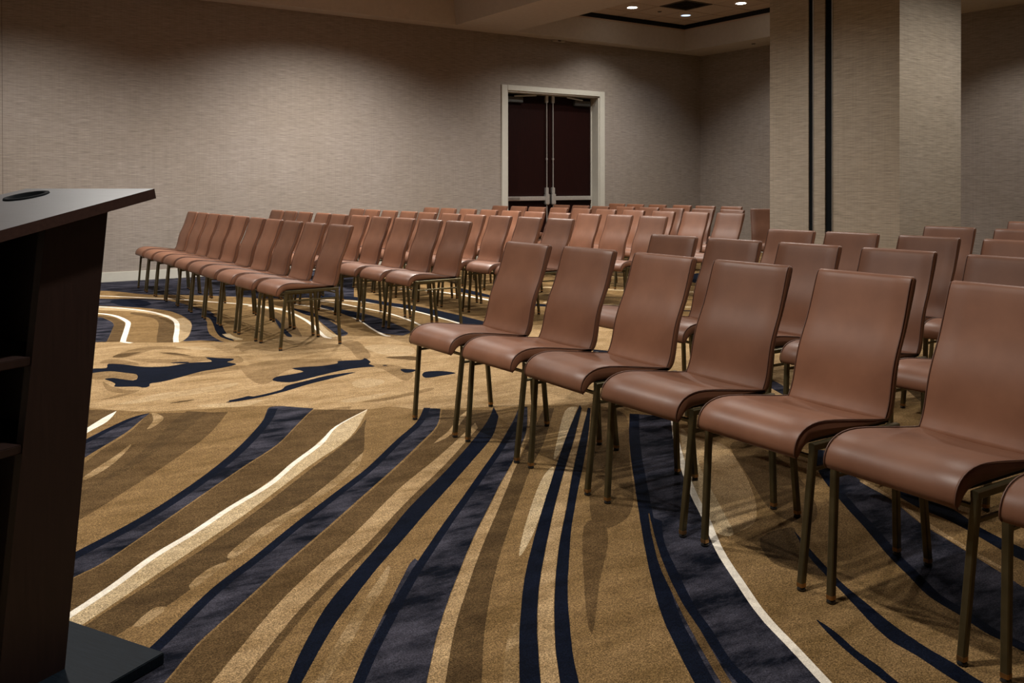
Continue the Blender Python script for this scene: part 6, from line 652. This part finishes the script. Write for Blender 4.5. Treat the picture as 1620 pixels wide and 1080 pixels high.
def crv(P, n=3, closed=True):
    P = [np.array(p, float) for p in P]; N = len(P); out = []
    for i in range(N if closed else N-1):
        if closed: a, b, c, d = P[i-1], P[i], P[(i+1) % N], P[(i+2) % N]
        else: a, b, c, d = P[max(i-1, 0)], P[i], P[i+1], P[min(i+2, N-1)]
        for k in range(n):
            t = k/n; out.append(.5*(2*b+(c-a)*t+(2*a-5*b+4*c-d)*t*t+(3*b-a-3*c+d)*t**3))
    if not closed: out.append(P[-1])
    return out
SEAT = [(.425, .446), (.37, .452), (.29, .463), (.20, .476), (.11, .486), (.050, .484), (.006, .470), (-.020, .447), (-.031, .420), (-.030, .402), (-.020, .392), (-.006, .398),
        (.012, .420), (.05, .436), (.15, .438), (.28, .438), (.40, .436), (.425, .438)]
BACKF = [(.408, .440), (.424, .470), (.435, .500), (.442, .530), (.448, .560), (.458, .600), (.472, .640), (.490, .680), (.508, .720), (.526, .770), (.542, .820), (.558, .870)]
BACK = BACKF+[(.568, .889), (.582, .894), (.596, .886), (.594, .868), (.577, .818), (.556, .765), (.534, .710), (.508, .656), (.490, .605), (.479, .555), (.470, .505), (.458, .462), (.438, .437), (.418, .431)]
ST = [(-1, .010), (-.985, .003), (-.955, 0), (-.6, 0), (-.2, 0), (.2, 0), (.6, 0), (.955, 0), (.985, .003), (1, .010)]
def wback(z): return .1965+(z-.44)/(.89-.44)*(.1886-.1965)
def dish(u, z, s):
    return -.007*max(0, 1-s*s)*max(0, min(1, (u-.08)/.12)) if z > .443 else 0
def make_chair():
    t = empty('chair')
    seat = sweep(crv(SEAT, 2), .1985, ST, 'seat', M['leather'], t, None, dish)
    for sy in (-1, 1):
        pts = [(u, sy*.1960, z+.0005) for u, z in crv(SEAT[:11], 2, False)]
        MB().tube(pts, .0022, 5).build('seam', M['seam'], seat, True)
    back = sweep(crv(BACK, 2), .19, ST, 'backrest', M['leather'], t, wback)
    for sy in (-1, 1):
        pts = [(u, sy*(wback(z)-.0035), z) for u, z in crv(BACKF+[(.568, .889)], 2, False)]
        MB().tube(pts, .0022, 5).build('seam', M['seam'], back, True)
    A = .021
    for sy in (-1, 1):
        for top_, foot in (((.038, sy*.211, .425), (0, sy*.1965, .02)), ((.438, sy*.211, .425), (.468, sy*.1985, .02))):
            lg = MB().bar(foot, top_, A, A, (0, 1, 0), .003).build('leg', M['bronze'], t)
            fx, fy = foot[0], foot[1]
            MB().lathe([(0, 0), (.012, 0), (.0135, .004), (.011, .012), (.009, .013)], 12, (fx, fy, 0)).build('glide', M['glide'], lg, True)
            MB().bar((fx, fy, .012), (fx, fy, .024), A+.001, A+.001, (0, 1, 0), .003).build('ring', M['brass'], lg)
        MB().bar((.0275, sy*.211, .4235), (.4485, sy*.211, .4235), .021, .021, (0, 1, 0), .003).build('side_rail', M['bronze'], t)
        MB().bar((.033, sy*.2095, .356), (.442, sy*.2095, .356), .010, .012, (0, 1, 0), .002).build('stretcher', M['bronze'], t)
    MB().bar((.034, -.203, .392), (.034, .203, .392), .012, .012, (1, 0, 0), .002).build('stretcher', M['bronze'], t)
    MB().bar((.441, -.203, .392), (.441, .203, .392), .012, .012, (1, 0, 0), .002).build('stretcher', M['bronze'], t)
    MB().box(.03, .42, -.19, .19, .430, .440).build('seat_pan', M['black'], t)
    return t
def copy_tree(o, parent=None):
    c = o.copy(); COL.objects.link(c); c.parent = parent
    for ch in o.children: copy_tree(ch, c)
    return c
ROWS = {
'L1':[(2.287,10.961,-1.0),(2.272,10.447,-0.5),(2.270,9.985,-0.1),(2.268,9.505,1.2),(2.262,9.010,1.2),(2.254,8.500,0.1),(2.245,8.005,0.3),(2.241,7.513,0.6),(2.248,7.021,1.2),(2.266,6.531,1.8)],
'R1':[(2.172,3.877,0.8),(2.190,3.386,1.0),(2.196,2.898,-1.5),(2.196,2.392,0.2),(2.199,1.903,-1.0),(2.192,1.410,-2.0),(2.195,0.915,0.0)],
'L2':[(3.323,10.951,0.4),(3.301,10.431,-.5),(3.306,9.965,0.3),(3.320,9.470,-.6),(3.296,8.965,0.0),(3.315,8.476,0.8),(3.313,7.984,0.2),(3.328,7.514,0.0),(3.341,7.035,0.5),(3.365,6.577,1.2)],
'L3':[(4.398,10.932,0.0),(4.371,10.407,0.6),(4.370,9.920,-.4),(4.386,9.450,0.0),(4.355,8.935,0.5),(4.369,8.442,-.6),(4.390,7.974,0.0),(4.396,7.497,0.6),(4.422,7.029,0.0),(4.435,6.551,0.8)],
'L4':[(5.496,10.898,0.0),(5.496,10.423,0.5),(5.512,9.945,0.0),(5.515,9.455,-.6),(5.496,8.930,0.0),(5.496,8.443,0.4),(5.478,7.942,0.0),(5.520,7.482,-.5),(5.555,7.014,0.7),(5.555,6.519,0.0)],
'L5':[(6.839,11.204,0.0),(6.861,10.738,0.0),(6.851,10.260,0.6),(6.836,9.735,0.0),(6.817,9.227,-.5),(6.787,8.693,0.0),(6.809,8.196,0.5),(6.775,7.658,-1.0),(6.841,7.187,1.0),(6.865,6.710,0.0)],
'L6':[(7.911,11.091,0.0),(7.905,10.598,0.5),(7.835,10.060,0.0),(7.887,9.579,-.5),(7.877,9.079,0.0),(7.835,8.565,0.5),(7.897,8.101,0.0),(7.907,7.621,0.0)],
'L7':[(9.195,11.265,0.0),(9.136,10.743,0.5),(9.165,10.270,0.0),(9.189,9.768,-.5),(9.120,9.223,0.0),(9.160,8.754,0.5)],
'R2':[(3.308,3.954,0.0),(3.303,3.467,0.5),(3.313,2.979,-.5),(3.319,2.476,0.0),(3.294,1.938,0.0)],
'R3':[(4.420,3.965,0.0),(4.445,3.503,1.0),(4.441,2.991,0.0),(4.462,2.488,0.0)],
'R4':[(5.697,3.581,0.0),(5.668,3.051,0.0)],
'R5':[(7.005,3.633,0.0)],
'T':[(8.75,7.20,50.0)],
}
ORD = ['first', 'second', 'third', 'fourth', 'fifth', 'sixth', 'seventh', 'eighth', 'ninth', 'tenth']
proto = None
for key, spots in ROWS.items():
    n = len(spots); r = int(key[1]) if len(key) > 1 else 0
    for i, (x, y, dp) in enumerate(spots):
        if proto is None: o = proto = make_chair()
        else: o = copy_tree(proto)
        o.location = (x, y, 0); o.rotation_euler = (0, 0, math.radians(dp))
        row = 'front row' if r == 1 else '%s row' % ORD[r-1]
        if key[0] == 'L':
            k = n-1-i
            if r == 6: k += 1
            lab = 'brown leather chair, %s from the aisle in the %s of the far block' % (ORD[k], row) if r < 6 else \
                  'brown leather chair, %s from the door wall in the %s of the far block' % (ORD[i], row)
            grp = 'chairs of the far block'
        elif key[0] == 'R':
            lab = 'brown leather chair, %s from the aisle in the %s of the near right block' % (ORD[i], row); grp = 'chairs of the near right block'
        else:
            lab = 'brown leather chair turned askew, partly hidden by the left edge of the pillar'; grp = 'chairs of the far block'
        tag(o, lab, 'chair', grp)
